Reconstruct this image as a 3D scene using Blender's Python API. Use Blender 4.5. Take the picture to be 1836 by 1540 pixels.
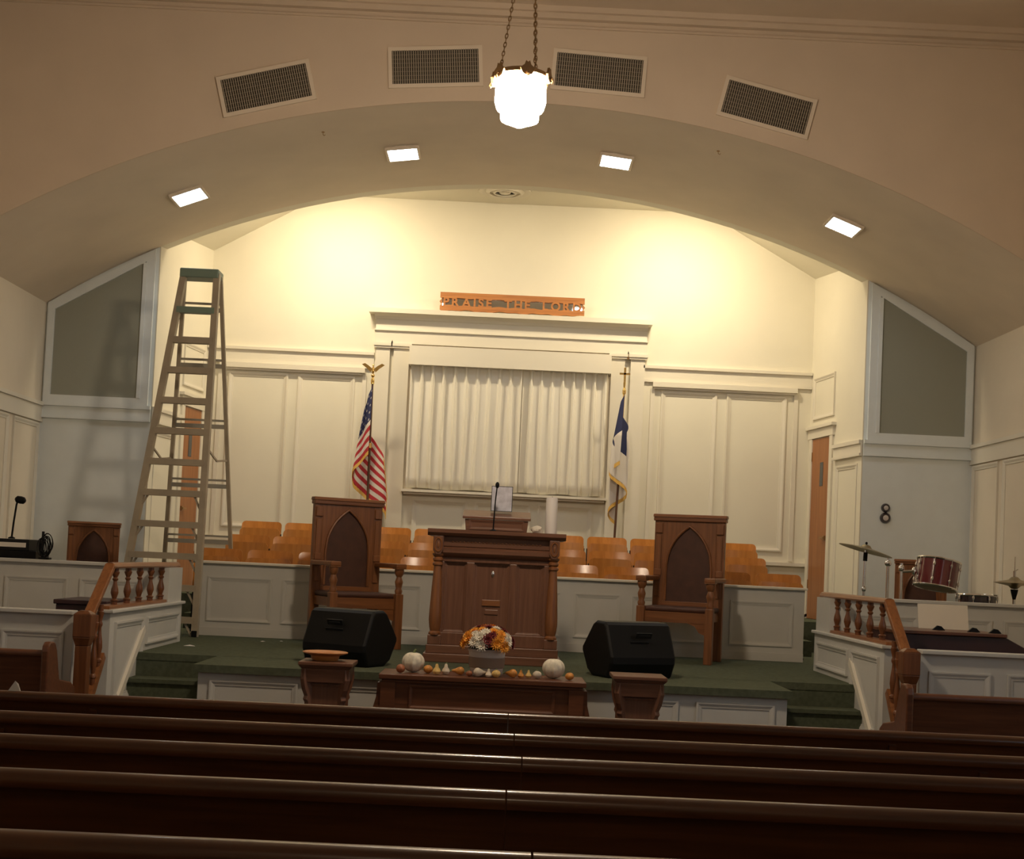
import bpy, bmesh, math, random
from mathutils import Vector, Matrix
R = math.radians
random.seed(7)
scene = bpy.context.scene
for o in list(bpy.data.objects):
    bpy.data.objects.remove(o)
C = scene.collection

# ------------------------------------------------------------------ camera
# room axes: X right, Y from the camera towards the chancel, Z up; z = 0 is the floor before the platform
FPX, PITCH, ROLL, YAW, EYE = 2500.0, R(2.5), R(2.65), R(0.32), 1.57
fw = Vector((math.sin(YAW) * math.cos(PITCH), math.cos(YAW) * math.cos(PITCH), math.sin(PITCH)))
rt = Vector((math.cos(YAW), -math.sin(YAW), 0))
up = rt.cross(fw)
ri = rt * math.cos(ROLL) + up * math.sin(ROLL)
ui = up * math.cos(ROLL) - rt * math.sin(ROLL)
cd = bpy.data.cameras.new('camera')
cam = bpy.data.objects.new('camera', cd)
C.objects.link(cam)
cd.sensor_fit = 'HORIZONTAL'
cd.sensor_width = 36
cd.lens = FPX / 1836 * 36
cd.shift_y = 0.0687
cd.clip_start = 0.05
M = Matrix((ri, ui, -fw)).transposed().to_4x4()
M.translation = (0, 0, EYE)
cam.matrix_world = M
scene.camera = cam

# ------------------------------------------------------------------ world, exposure
w = bpy.data.worlds.new('world')
scene.world = w
w.use_nodes = True
w.node_tree.nodes['Background'].inputs[0].default_value = (0.5, 0.62, 0.8, 1)
w.node_tree.nodes['Background'].inputs[1].default_value = 0.3
scene.view_settings.view_transform = 'Standard'
scene.view_settings.look = 'None'
scene.view_settings.gamma = 1
scene.view_settings.use_curve_mapping = False
scene.view_settings.exposure = 0.0
# strengths of the room's lamps and of the added ones (used by their builders further down)
PENDANT_E = 235.0
ADDED_PENDANT_E = 30.0
SOFFIT_E = 26.0
FLOOD_W = 63.0
WINDOW_L, WINDOW_R = 0.5, 2.6   # brighter daylight on the right side

# ------------------------------------------------------------------ materials
def mat(name, col, rough=0.5, metal=0.0, spec=0.5, emit=None, es=0.0, var=0.0, vscale=6.0, bump=0.0, bscale=40.0, coat=0.0):
    m = bpy.data.materials.new(name)
    m.use_nodes = True
    nt = m.node_tree
    b = nt.nodes['Principled BSDF']
    b.inputs['Base Color'].default_value = (*col, 1)
    b.inputs['Roughness'].default_value = rough
    b.inputs['Metallic'].default_value = metal
    b.inputs['Specular IOR Level'].default_value = spec
    b.inputs['Coat Weight'].default_value = coat
    b.inputs['Coat Roughness'].default_value = 0.12
    if emit:
        b.inputs['Emission Color'].default_value = (*emit, 1)
        b.inputs['Emission Strength'].default_value = es
    if var or bump:
        tc = nt.nodes.new('ShaderNodeTexCoord')
    if var:
        n = nt.nodes.new('ShaderNodeTexNoise')
        n.inputs['Scale'].default_value = vscale
        n.inputs['Detail'].default_value = 4
        nt.links.new(tc.outputs['Object'], n.inputs['Vector'])
        r = nt.nodes.new('ShaderNodeValToRGB')
        r.color_ramp.elements[0].position = 0.3
        r.color_ramp.elements[1].position = 0.7
        r.color_ramp.elements[0].color = (*[c * (1 - var) for c in col], 1)
        r.color_ramp.elements[1].color = (*[min(1, c * (1 + var)) for c in col], 1)
        nt.links.new(n.outputs['Fac'], r.inputs['Fac'])
        nt.links.new(r.outputs['Color'], b.inputs['Base Color'])
    if bump:
        n2 = nt.nodes.new('ShaderNodeTexNoise')
        n2.inputs['Scale'].default_value = bscale
        n2.inputs['Detail'].default_value = 3
        nt.links.new(tc.outputs['Object'], n2.inputs['Vector'])
        bp = nt.nodes.new('ShaderNodeBump')
        bp.inputs['Strength'].default_value = bump
        bp.inputs['Distance'].default_value = 0.01
        nt.links.new(n2.outputs['Fac'], bp.inputs['Height'])
        nt.links.new(bp.outputs['Normal'], b.inputs['Normal'])
    return m

def wood(name, c1, c2, rough=0.35, grain='z', scale=1.0, coat=0.0, spec=0.5):
    m = mat(name, c1, rough, coat=coat, spec=spec)
    nt = m.node_tree
    b = nt.nodes['Principled BSDF']
    tc = nt.nodes.new('ShaderNodeTexCoord')
    mp = nt.nodes.new('ShaderNodeMapping')
    s = {'x': (1.2, 22, 22), 'y': (22, 1.2, 22), 'z': (22, 22, 1.2)}[grain]
    mp.inputs['Scale'].default_value = [k * scale for k in s]
    nt.links.new(tc.outputs['Object'], mp.inputs['Vector'])
    n = nt.nodes.new('ShaderNodeTexNoise')
    n.inputs['Scale'].default_value = 1.6
    n.inputs['Detail'].default_value = 5
    n.inputs['Distortion'].default_value = 0.6
    nt.links.new(mp.outputs['Vector'], n.inputs['Vector'])
    r = nt.nodes.new('ShaderNodeValToRGB')
    r.color_ramp.elements[0].position = 0.32
    r.color_ramp.elements[1].position = 0.68
    r.color_ramp.elements[0].color = (*c2, 1)
    r.color_ramp.elements[1].color = (*c1, 1)
    nt.links.new(n.outputs['Fac'], r.inputs['Fac'])
    nt.links.new(r.outputs['Color'], b.inputs['Base Color'])
    bp = nt.nodes.new('ShaderNodeBump')
    bp.inputs['Strength'].default_value = 0.08
    bp.inputs['Distance'].default_value = 0.004
    nt.links.new(n.outputs['Fac'], bp.inputs['Height'])
    nt.links.new(bp.outputs['Normal'], b.inputs['Normal'])
    return m

M_ = {}
M_['plaster'] = mat('plaster', (0.70, 0.575, 0.44), 0.75, spec=0.2, var=0.03, vscale=2, bump=0.05, bscale=60)
M_['paint'] = mat('cream_paint', (0.76, 0.68, 0.55), 0.6, spec=0.25, var=0.02, vscale=3)
M_['trim'] = mat('trim_paint', (0.76, 0.71, 0.60), 0.42, spec=0.35)
M_['chan'] = mat('chancel_paint', (0.79, 0.745, 0.62), 0.6, spec=0.25, var=0.02, vscale=2)
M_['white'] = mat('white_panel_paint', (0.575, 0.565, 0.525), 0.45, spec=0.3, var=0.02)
M_['pier'] = mat('pier_cool_light_paint', (0.80, 0.84, 0.83), 0.5, spec=0.3, var=0.02)  # cool light falling on the piers is tinted into this colour
M_['grille'] = mat('grille_cloth', (0.36, 0.365, 0.30), 0.85, spec=0.1, bump=0.25, bscale=220)
M_['carpet'] = mat('green_carpet', (0.105, 0.118, 0.078), 0.95, spec=0.05, var=0.15, vscale=30, bump=0.5, bscale=400)
M_['floor'] = mat('dark_floor', (0.06, 0.045, 0.035), 0.7, var=0.15, vscale=8)
M_['pew'] = wood('pew_wood', (0.125, 0.042, 0.012), (0.066, 0.021, 0.006), 0.28, 'x', coat=0.3)
M_['oak'] = wood('oak_vertical', (0.27, 0.105, 0.036), (0.17, 0.062, 0.021), 0.4, 'z')
M_['oakx'] = wood('oak_horizontal', (0.27, 0.105, 0.036), (0.17, 0.062, 0.021), 0.38, 'x')
M_['pulpit'] = wood('pulpit_wood', (0.20, 0.090, 0.052), (0.135, 0.058, 0.033), 0.38, 'z')
M_['pulpitx'] = wood('pulpit_wood_horizontal', (0.20, 0.090, 0.052), (0.135, 0.058, 0.033), 0.35, 'x')
M_['table'] = wood('table_wood', (0.155, 0.055, 0.024), (0.095, 0.033, 0.015), 0.33, 'x')
M_['ply'] = wood('orange_plywood', (0.62, 0.245, 0.05), (0.50, 0.185, 0.034), 0.22, 'z', 0.6)
M_['door'] = wood('door_veneer', (0.40, 0.165, 0.058), (0.30, 0.115, 0.038), 0.42, 'z', 0.6)
M_['rail'] = wood('rail_wood', (0.30, 0.115, 0.038), (0.19, 0.068, 0.022), 0.3, 'y')
M_['railz'] = wood('rail_wood_turned', (0.20, 0.072, 0.026), (0.12, 0.042, 0.016), 0.3, 'z')
M_['signwood'] = wood('sign_wood', (0.52, 0.21, 0.055), (0.36, 0.13, 0.034), 0.45, 'x')
M_['leather'] = mat('brown_upholstery', (0.075, 0.028, 0.016), 0.6, var=0.15, vscale=12)
M_['black'] = mat('black_plastic', (0.004, 0.004, 0.004), 0.5, spec=0.22)
M_['blackg'] = mat('black_grille', (0.007, 0.007, 0.007), 0.6, spec=0.3, bump=0.4, bscale=300)
M_['chrome'] = mat('chrome', (0.8, 0.8, 0.82), 0.12, 1.0)
M_['mirror'] = mat('mirror', (0.78, 0.78, 0.76), 0.03, 1.0)
M_['brass'] = mat('brass', (0.75, 0.50, 0.17), 0.25, 1.0)
M_['bronze'] = mat('old_bronze', (0.42, 0.27, 0.13), 0.4, 0.8)
M_['alu'] = mat('ladder_rail', (0.38, 0.32, 0.235), 0.5, var=0.1)
M_['alu2'] = mat('ladder_aluminium', (0.42, 0.40, 0.34), 0.35, 0.6)
M_['green'] = mat('ladder_green_plastic', (0.19, 0.26, 0.21), 0.5)
M_['curtain'] = mat('curtain_cloth', (0.88, 0.84, 0.74), 0.85, spec=0.1, bump=0.08, bscale=200)
M_['navy'] = mat('navy_cloth', (0.02, 0.025, 0.085), 0.8)
M_['red'] = mat('red_cloth', (0.52, 0.035, 0.045), 0.8)
M_['flagw'] = mat('white_cloth', (0.78, 0.72, 0.64), 0.85)
M_['gold'] = mat('gold_fringe', (0.72, 0.44, 0.10), 0.7)
M_['pole'] = wood('flag_pole_wood', (0.13, 0.055, 0.022), (0.075, 0.03, 0.012), 0.4, 'z')
M_['candle'] = mat('white_wax', (0.78, 0.74, 0.70), 0.5)
M_['paper'] = mat('printed_paper', (0.62, 0.62, 0.70), 0.35, var=0.2, vscale=18)
M_['drumred'] = mat('red_drum_lacquer', (0.13, 0.008, 0.014), 0.15, coat=1.0)
M_['drumdark'] = mat('dark_drum_lacquer', (0.022, 0.012, 0.018), 0.2, coat=1.0)
M_['skin'] = mat('drum_head', (0.40, 0.35, 0.29), 0.5)
M_['cymbal'] = mat('bronze_cymbal', (0.46, 0.38, 0.24), 0.35, 0.9)
M_['maroon'] = mat('maroon_case', (0.040, 0.014, 0.015), 0.45, var=0.1)
M_['ventdark'] = mat('vent_fin', (0.34, 0.29, 0.22), 0.55)
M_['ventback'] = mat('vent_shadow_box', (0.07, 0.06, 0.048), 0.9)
M_['vframe'] = mat('vent_frame', (0.80, 0.69, 0.55), 0.5)
M_['pumpkin'] = mat('white_pumpkin', (0.74, 0.68, 0.54), 0.5, var=0.30, vscale=24)
M_['stem'] = mat('stem', (0.16, 0.20, 0.08), 0.8)
M_['gourdo'] = mat('orange_gourd', (0.62, 0.26, 0.05), 0.45, var=0.25, vscale=30)
M_['gourdy'] = mat('yellow_gourd', (0.74, 0.50, 0.17), 0.45, var=0.2, vscale=30)
M_['gourdw'] = mat('cream_gourd', (0.70, 0.60, 0.46), 0.45, var=0.2, vscale=30)
M_['gourdr'] = mat('brown_gourd', (0.35, 0.12, 0.05), 0.45, var=0.3, vscale=40)
M_['pot'] = mat('pale_pot', (0.64, 0.58, 0.54), 0.5, var=0.1)
M_['potband'] = mat('pot_band', (0.27, 0.19, 0.14), 0.7)
M_['mumw'] = mat('white_petal', (0.80, 0.74, 0.62), 0.7)
M_['mumo'] = mat('orange_petal', (0.80, 0.34, 0.03), 0.7)
M_['mumr'] = mat('dark_red_petal', (0.16, 0.012, 0.014), 0.7)
M_['leaf'] = mat('dark_leaf', (0.05, 0.05, 0.02), 0.8)
M_['glass_dark'] = mat('dark_glass', (0.05, 0.06, 0.07), 0.1)
M_['lampglass'] = mat('lit_opal_glass', (0.9, 0.85, 0.75), 0.4, emit=(1.0, 0.80, 0.58), es=PENDANT_E)
M_['dimglass'] = mat('added_opal_glass', (0.9, 0.85, 0.75), 0.4, emit=(1.0, 0.78, 0.52), es=ADDED_PENDANT_E)
M_['lens'] = mat('lit_lens', (0.9, 0.9, 0.9), 0.4, emit=(0.88, 0.95, 1.0), es=SOFFIT_E)
M_['floodlens'] = mat('lit_flood_lens', (0.9, 0.9, 0.9), 0.4, emit=(1.0, 0.82, 0.5), es=4)
for side_, e_ in (('left', WINDOW_L), ('right', WINDOW_R)):
    M_['winglass_' + side_] = mat('frosted_daylight_pane_' + side_, (0.8, 0.85, 0.9), 0.5, emit=(0.60, 0.80, 1.0), es=e_)
M_['tape'] = mat('cream_paper', (0.72, 0.66, 0.55), 0.8)

# ------------------------------------------------------------------ geometry helpers
class G:
    def __init__(s, M=None):
        s.v, s.f, s.M, s.mi = [], [], M, []
    def add(s, vs, fs, M=None, mi=0):
        k = len(s.v)
        for v in vs:
            v = Vector(v)
            if M is not None: v = M @ v
            if s.M is not None: v = s.M @ v
            s.v.append(v)
        for f in fs:
            s.f.append([i + k for i in f]); s.mi.append(mi)
        return s
    def box(s, a, b, M=None, mi=0):
        (x0, y0, z0), (x1, y1, z1) = a, b
        vs = [(x, y, z) for z in (z0, z1) for y in (y0, y1) for x in (x0, x1)]
        return s.add(vs, [(0, 2, 3, 1), (4, 5, 7, 6), (0, 1, 5, 4), (2, 6, 7, 3), (0, 4, 6, 2), (1, 3, 7, 5)], M, mi)
    def taper(s, a0, a1, b0, b1, z0, z1, M=None):
        # rectangle (a0,a1 = x,y half sizes) at z0 to (b0,b1) at z1
        vs = [(-a0, -a1, z0), (a0, -a1, z0), (a0, a1, z0), (-a0, a1, z0), (-b0, -b1, z1), (b0, -b1, z1), (b0, b1, z1), (-b0, b1, z1)]
        return s.add(vs, [(3, 2, 1, 0), (4, 5, 6, 7), (0, 1, 5, 4), (1, 2, 6, 5), (2, 3, 7, 6), (3, 0, 4, 7)], M)
    def prism(s, poly, a, b, ax='y', M=None):
        n = len(poly)
        def q(p, t): return {'x': (t, p[0], p[1]), 'y': (p[0], t, p[1]), 'z': (p[0], p[1], t)}[ax]
        vs = [q(p, a) for p in poly] + [q(p, b) for p in poly]
        fs = [tuple(range(n)), tuple(range(2 * n - 1, n - 1, -1))] + [(i, n + i, n + (i + 1) % n, (i + 1) % n) for i in range(n)]
        return s.add(vs, fs, M)
    def lathe(s, prof, n=16, c=(0, 0, 0), M=None):
        vs, fs = [], []
        for r, z in prof:
            for i in range(n):
                a = 2 * math.pi * i / n
                vs.append((c[0] + r * math.cos(a), c[1] + r * math.sin(a), c[2] + z))
        for j in range(len(prof) - 1):
            for i in range(n):
                fs.append((j * n + i, j * n + (i + 1) % n, (j + 1) * n + (i + 1) % n, (j + 1) * n + i))
        fs.append(tuple(range(n - 1, -1, -1)))
        k = (len(prof) - 1) * n
        fs.append(tuple(range(k, k + n)))
        return s.add(vs, fs, M)
    def tube(s, pts, r, n=8, closed=False, M=None):
        pts = [Vector(p) for p in pts]
        m = len(pts)
        vs, fs = [], []
        pu = None
        for i, p in enumerate(pts):
            if closed: d = pts[(i + 1) % m] - pts[i - 1]
            else: d = pts[min(i + 1, m - 1)] - pts[max(i - 1, 0)]
            d.normalize()
            if pu is None:
                pu = d.orthogonal().normalized()
            u = (pu - d * pu.dot(d))
            u = u.normalized() if u.length > 1e-6 else d.orthogonal().normalized()
            pu = u
            v = d.cross(u)
            rr = r[i] if isinstance(r, (list, tuple)) else r
            for k in range(n):
                a = 2 * math.pi * k / n
                vs.append(p + u * (rr * math.cos(a)) + v * (rr * math.sin(a)))
        for j in range(m if closed else m - 1):
            j2 = (j + 1) % m
            for k in range(n):
                fs.append((j * n + k, j * n + (k + 1) % n, j2 * n + (k + 1) % n, j2 * n + k))
        if not closed:
            fs.append(tuple(range(n - 1, -1, -1)))
            fs.append(tuple(range((m - 1) * n, m * n)))
        return s.add(vs, fs, M)
    def bar(s, a, b, wx, wy, ref=(0, 1, 0), M=None):
        # rectangular bar from a to b; wy measured along ref
        a, b = Vector(a), Vector(b)
        d = (b - a).normalized()
        rf = Vector(ref)
        v = (rf - d * rf.dot(d)).normalized()
        u = d.cross(v)
        vs = []
        for p in (a, b):
            for i, j in ((-1, -1), (1, -1), (1, 1), (-1, 1)):
                vs.append(p + u * (i * wx / 2) + v * (j * wy / 2))
        return s.add(vs, [(3, 2, 1, 0), (4, 5, 6, 7), (0, 1, 5, 4), (1, 2, 6, 5), (2, 3, 7, 6), (3, 0, 4, 7)], M)
    def strip(s, xs, lo, hi, y0, y1, M=None):
        n = len(xs)
        vs = []
        for x in xs:
            vs += [(x, y0, lo(x)), (x, y0, hi(x)), (x, y1, hi(x)), (x, y1, lo(x))]
        fs = [(0, 1, 2, 3), tuple((n - 1) * 4 + k for k in (3, 2, 1, 0))]
        for i in range(n - 1):
            a, b = i * 4, i * 4 + 4
            for k in range(4):
                fs.append((a + k, b + k, b + (k + 1) % 4, a + (k + 1) % 4))
        return s.add(vs, fs, M)
    def ball(s, c, r, nu=16, nv=10, M=None, fn=None):
        vs, fs = [], []
        for j in range(nv + 1):
            t = math.pi * j / nv
            for i in range(nu):
                a = 2 * math.pi * i / nu
                k = fn(a, t) if fn else 1
                vs.append((c[0] + r[0] * k * math.sin(t) * math.cos(a), c[1] + r[1] * k * math.sin(t) * math.sin(a), c[2] + r[2] * math.cos(t) * (fn(a, t) ** 0.5 if fn else 1)))
        for j in range(nv):
            for i in range(nu):
                fs.append((j * nu + i, (j + 1) * nu + i, (j + 1) * nu + (i + 1) % nu, j * nu + (i + 1) % nu))
        return s.add(vs, fs, M)
    def moulding(s, x0, x1, z0, z1, y, wd=0.06, d=0.022, M=None):
        # mitred picture-frame moulding on a plane y = const, standing proud towards -y
        loops = [(0, 0), (0, d), (0.3 * wd, d), (0.75 * wd, 0.45 * d), (wd, 0.35 * d), (wd, 0)]
        vs, fs = [], []
        for o, h in loops:
            vs += [(x0 + o, y - h, z0 + o), (x1 - o, y - h, z0 + o), (x1 - o, y - h, z1 - o), (x0 + o, y - h, z1 - o)]
        for j in range(len(loops) - 1):
            for k in range(4):
                fs.append((j * 4 + k, j * 4 + (k + 1) % 4, (j + 1) * 4 + (k + 1) % 4, (j + 1) * 4 + k))
        return s.add(vs, fs, M)
    def build(s, name, m, parent=None, smooth=False, bev=0, kind=None, label=None):
        me = bpy.data.meshes.new(name)
        me.from_pydata([tuple(v) for v in s.v], [], s.f)
        bm = bmesh.new(); bm.from_mesh(me)
        bmesh.ops.recalc_face_normals(bm, faces=bm.faces)
        bm.to_mesh(me); bm.free()
        ms = m if isinstance(m, (list, tuple)) else [m]
        for q in ms: me.materials.append(M_[q])
        if len(ms) > 1:
            me.polygons.foreach_set('material_index', s.mi)
        if smooth:
            me.polygons.foreach_set('use_smooth', [True] * len(me.polygons))
            me.set_sharp_from_angle(angle=R(38))
        o = bpy.data.objects.new(name, me)
        C.objects.link(o)
        if parent: o.parent = parent
        if bev:
            b = o.modifiers.new('bevel', 'BEVEL')
            b.width = bev; b.segments = 2; b.limit_method = 'ANGLE'; b.angle_limit = R(40)
        if kind: o['kind'] = kind
        if label: o['label'] = label
        return o

def tag(o, label, cat, group=None, kind=None):
    o['label'] = label; o['category'] = cat
    if group: o['group'] = group
    if kind: o['kind'] = kind
    return o
def thing(name, label, cat, loc=(0, 0, 0), rz=0, group=None, kind=None, sc=1):
    o = bpy.data.objects.new(name, None)
    C.objects.link(o)
    o.location = loc; o.rotation_euler = (0, 0, rz); o.scale = (sc, sc, sc)
    o.empty_display_size = 0.1
    return tag(o, label, cat, group, kind)
def copy_tree(o, parent=None):
    c = o.copy(); C.objects.link(c)
    if parent: c.parent = parent
    for ch in list(o.children): copy_tree(ch, c)
    return c
def inst(o, parent, loc=(0, 0, 0), rot=None, sc=None):
    c = o.copy(); C.objects.link(c); c.parent = parent; c.location = loc
    if rot: c.rotation_euler = rot
    if sc: c.scale = sc
    return c
def T(x, y, z): return Matrix.Translation((x, y, z))
def Rot(a, ax): return Matrix.Rotation(a, 4, ax)
def lin(a, b, n): return [a + (b - a) * i / n for i in range(n + 1)]

# ------------------------------------------------------------------ the room shell
HW = 5.1            # half width of the nave
YF, YS, YB = 15.2, 12.4, 16.9   # pier wall, face wall with vents, chancel back wall
RA = 9.17
def arc(x): return 5.70 - RA + math.sqrt(RA * RA - x * x)
ZC = 6.56

# nave floor: level before the platform, rising gently towards the back
fy = [-4.5, 7.2, 17.0]
def fz(y): return max(0.0, (7.2 - y) * 0.048)
g = G()
vs = []
for y in fy:
    for x in (-HW - .2, HW + .2):
        vs += [(x, y, fz(y)), (x, y, -0.3)]
g.add(vs, [(0, 2, 6, 4), (4, 6, 10, 8), (1, 5, 7, 3), (5, 9, 11, 7), (0, 1, 3, 2), (8, 10, 11, 9), (0, 4, 5, 1), (4, 8, 9, 5), (2, 3, 7, 6), (6, 7, 11, 10)])
tag(g.build('floor', 'floor'), 'dark nave floor sloping down to the platform', 'floor', kind='structure')
tag(G().box((-HW - .2, -4.5, ZC), (HW + .2, YS + .2, ZC + .15)).build('ceiling', 'plaster'), 'flat plaster ceiling of the nave above the vents', 'ceiling', kind='structure')
tag(G().box((-HW - .2, -4.7, -.3), (HW + .2, -4.5, ZC + .15)).build('wall_rear', 'plaster'), 'plain wall at the rear of the nave', 'wall', kind='structure')

def nave_wall(sg, name, label):
    # wall with three window openings in the part behind the frame of the photograph
    wins = [(-1.6, -0.4), (2.4, 3.6), (6.4, 7.6)]
    g = G()
    x0, x1 = sorted((sg * HW, sg * (HW + .2)))
    ys = [-4.5] + [v for q in wins for v in q] + [YF]
    for i in range(0, len(ys), 2):
        g.box((x0, ys[i], -.3), (x1, ys[i + 1], ZC))
    for a, b in wins:
        g.box((x0, a, -.3), (x1, b, 1.6)); g.box((x0, a, 4.1), (x1, b, ZC))
    o = tag(g.build(name, 'paint'), label, 'wall', kind='structure')
    # rail and wainscot panels
    g = G()
    xi = sg * HW
    def bx(y0, y1, d, z0, z1):
        a, b = sorted((xi, xi - sg * d)); g.box((a, y0, z0), (b, y1, z1))
    bx(7.8, YF, .045, 3.02, 3.06); bx(7.8, YF, .022, 2.86, 3.02); bx(7.8, YF, .03, 2.845, 2.87)
    g.build('rail', 'trim', o)
    mtx = Matrix(((0, 1, 0, xi), (1, 0, 0, 0), (0, 0, 1, 0), (0, 0, 0, 1))) if sg > 0 else Matrix(((0, -1, 0, xi), (1, 0, 0, 0), (0, 0, 1, 0), (0, 0, 0, 1)))
    y1 = YF - .06
    while y1 > 8.6:
        y0 = y1 - .78
        G().moulding(y0, y1, 0.9, 2.83, 0, .05, .022, mtx).build('panel', 'trim', o)
        y1 = y0 - .15
    return o
nave_wall(-1, 'wall_left', 'cream left nave wall with panelled wainscot')
nave_wall(1, 'wall_right', 'cream right nave wall with panelled wainscot')
k = 0
for sg in (-1, 1):
    for a, b in ((-1.6, -0.4), (2.4, 3.6), (6.4, 7.6)):
        k += 1
        xa, xb = sorted((sg * (HW + .06), sg * (HW + .10)))
        o = G().box((xa, a, 1.6), (xb, b, 4.1)).build('window_%d' % k, 'winglass_left' if sg < 0 else 'winglass_right')
        tag(o, 'frosted nave window %s, %s from the front' % ('on the left' if sg < 0 else 'on the right', {-1.6: 'third', 2.4: 'second', 6.4: 'first'}[a]), 'window', kind='structure')
        g = G()
        xa, xb = sorted((sg * (HW + .02), sg * (HW + .12)))
        for y in (a, (a + b) / 2 - .03, b - .06): g.box((xa, y, 1.6), (xb, y + .06, 4.1))
        for z in (1.6, 2.4, 3.2, 4.04): g.box((xa - .001, a, z), (xb + .001, b, z + .06))
        g.build('window_frame', 'trim', o)

# pier walls at either side of the chancel opening, with the closing wall above the arch
xs = lin(-HW, HW, 64)
tag(G().strip(xs, arc, lambda x: ZC, YF, YF + .18).build('wall_arch_rear', 'chan'), 'rear side of the arch wall above the chancel opening', 'wall', kind='structure')
for sg in (-1, 1):
    a, b = sorted((sg * 3.9, sg * HW))
    nm = 'left' if sg < 0 else 'right'
    o = tag(G().strip(lin(a, b, 10), lambda x: -.2, arc, YF, YF + .18).build('wall_front_' + nm, 'pier'), 'grey-white pier wall with slanted cloth panel at the %s of the arch' % nm, 'wall', kind='structure')
    # slanted grille cloth and its white frame
    xi, xo = sg * 4.03, sg * 5.0
    top = lambda x: arc(x) - .11 - .02 * (abs(x) - 4)
    p = [(xi, 3.15), (xo, 3.15), (xo, top(xo)), (xi, top(xi))]
    G().prism(p, YF - .012, YF + .01, 'y').build('grille_cloth', 'grille', o)
    g = G()
    q = [(sg * 3.935, 3.07), (sg * 5.075, 3.07), (sg * 5.075, arc(5.075) - .01), (sg * 3.935, arc(3.935) - .01)]
    for i in range(4):
        j = (i + 1) % 4
        g.prism([q[i], q[j], p[j], p[i]], YF - .035, YF + .01, 'y')
    g.build('grille_frame', 'pier', o)
    g = G()
    g.box((min(sg * 4.02, sg * 4.06), YF - .045, 3.15), (max(sg * 4.02, sg * 4.06), YF, top(4.06 * sg)))
    g.build('frame_bead', 'pier', o)
    g = G().box((a, YF - .05, 3.03), (b, YF, 3.07)).box((a, YF - .025, 2.92), (b, YF, 3.03)).box((a, YF - .035, 2.895), (b, YF, 2.92))
    g.build('rail', 'pier', o)

# barrel soffit between the face wall and the pier wall
g = G()
vs, fs = [], []
for x in xs:
    z = arc(x)
    vs += [(x, YS + .02, z), (x, YF, z), (x, YF, z + .12), (x, YS + .02, z + .12)]
for i in range(len(xs) - 1):
    a, b = i * 4, i * 4 + 4
    for q in range(4): fs.append((a + q, b + q, b + (q + 1) % 4, a + (q + 1) % 4))
g.add(vs, fs)
M_['soffit'] = mat('soffit_plaster', (0.76, 0.655, 0.525), 0.7, spec=0.2, var=0.05, vscale=1.5, bump=0.06, bscale=40)
tag(g.build('ceiling_arch_soffit', 'soffit', smooth=True), 'curved plaster soffit of the wide arch holding four square lights', 'ceiling', kind='structure')
o = tag(G().strip(xs, arc, lambda x: ZC, YS, YS + .02).build('wall_arch_face', 'plaster'), 'tan plaster face wall above the arch with four vents', 'wall', kind='structure')
g = G()
g.box((-HW, YS - .10, ZC - .05), (HW, YS, ZC)).box((-HW, YS - .06, ZC - .10), (HW, YS, ZC - .05)).box((-HW, YS - .025, ZC - .17), (HW, YS, ZC - .15))
tag(g.build('trim_1', 'plaster'), 'stepped crown moulding where the face wall meets the ceiling', 'trim', kind='structure')
tag(G().box((-HW, 11.45, ZC - .09), (HW, 11.65, ZC)).build('trim_2', 'plaster'), 'shallow ceiling beam in front of the crown moulding', 'trim', kind='structure')

# vents on the face wall
def vent(x, z, ang, label):
    t = thing('air_vent', label, 'vent', (x, YS - .001, z), group='air vents above the arch')
    t.rotation_euler = (0, -ang, 0)
    wv, hv = .39, .152
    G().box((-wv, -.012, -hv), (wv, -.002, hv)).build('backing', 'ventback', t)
    g = G()
    f = .035
    g.box((-wv - f, -.022, -hv - f), (wv + f, 0, -hv)).box((-wv - f, -.022, hv), (wv + f, 0, hv + f)).box((-wv - f, -.022, -hv), (-wv, 0, hv)).box((wv, -.022, -hv), (wv + f, 0, hv))
    g.build('frame', 'vframe', t)
    g = G()
    n = 38
    for i in range(n):
        xx = -wv + (i + .5) * 2 * wv / n
        g.box((xx - .0045, -.026, -hv), (xx + .0045, -.012, hv))
    for j in range(1, 8):
        zz = -hv + j * 2 * hv / 8
        g.box((-wv, -.018, zz - .001), (wv, -.012, zz + .001))
    g.build('louvers', 'ventdark', t, kind='stuff')
vent(-2.31, 5.71, R(14.5), 'leftmost grey louvered vent above the arch, tilted along the curve')
vent(-.80, 5.98, R(4.2), 'second grey louvered vent from the left, beside the hanging lamp')
vent(.675, 5.995, R(-2.8), 'third grey louvered vent from the left, right of the hanging lamp')
vent(2.20, 5.755, R(-13), 'rightmost grey louvered vent above the arch, tilted along the curve')

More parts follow.
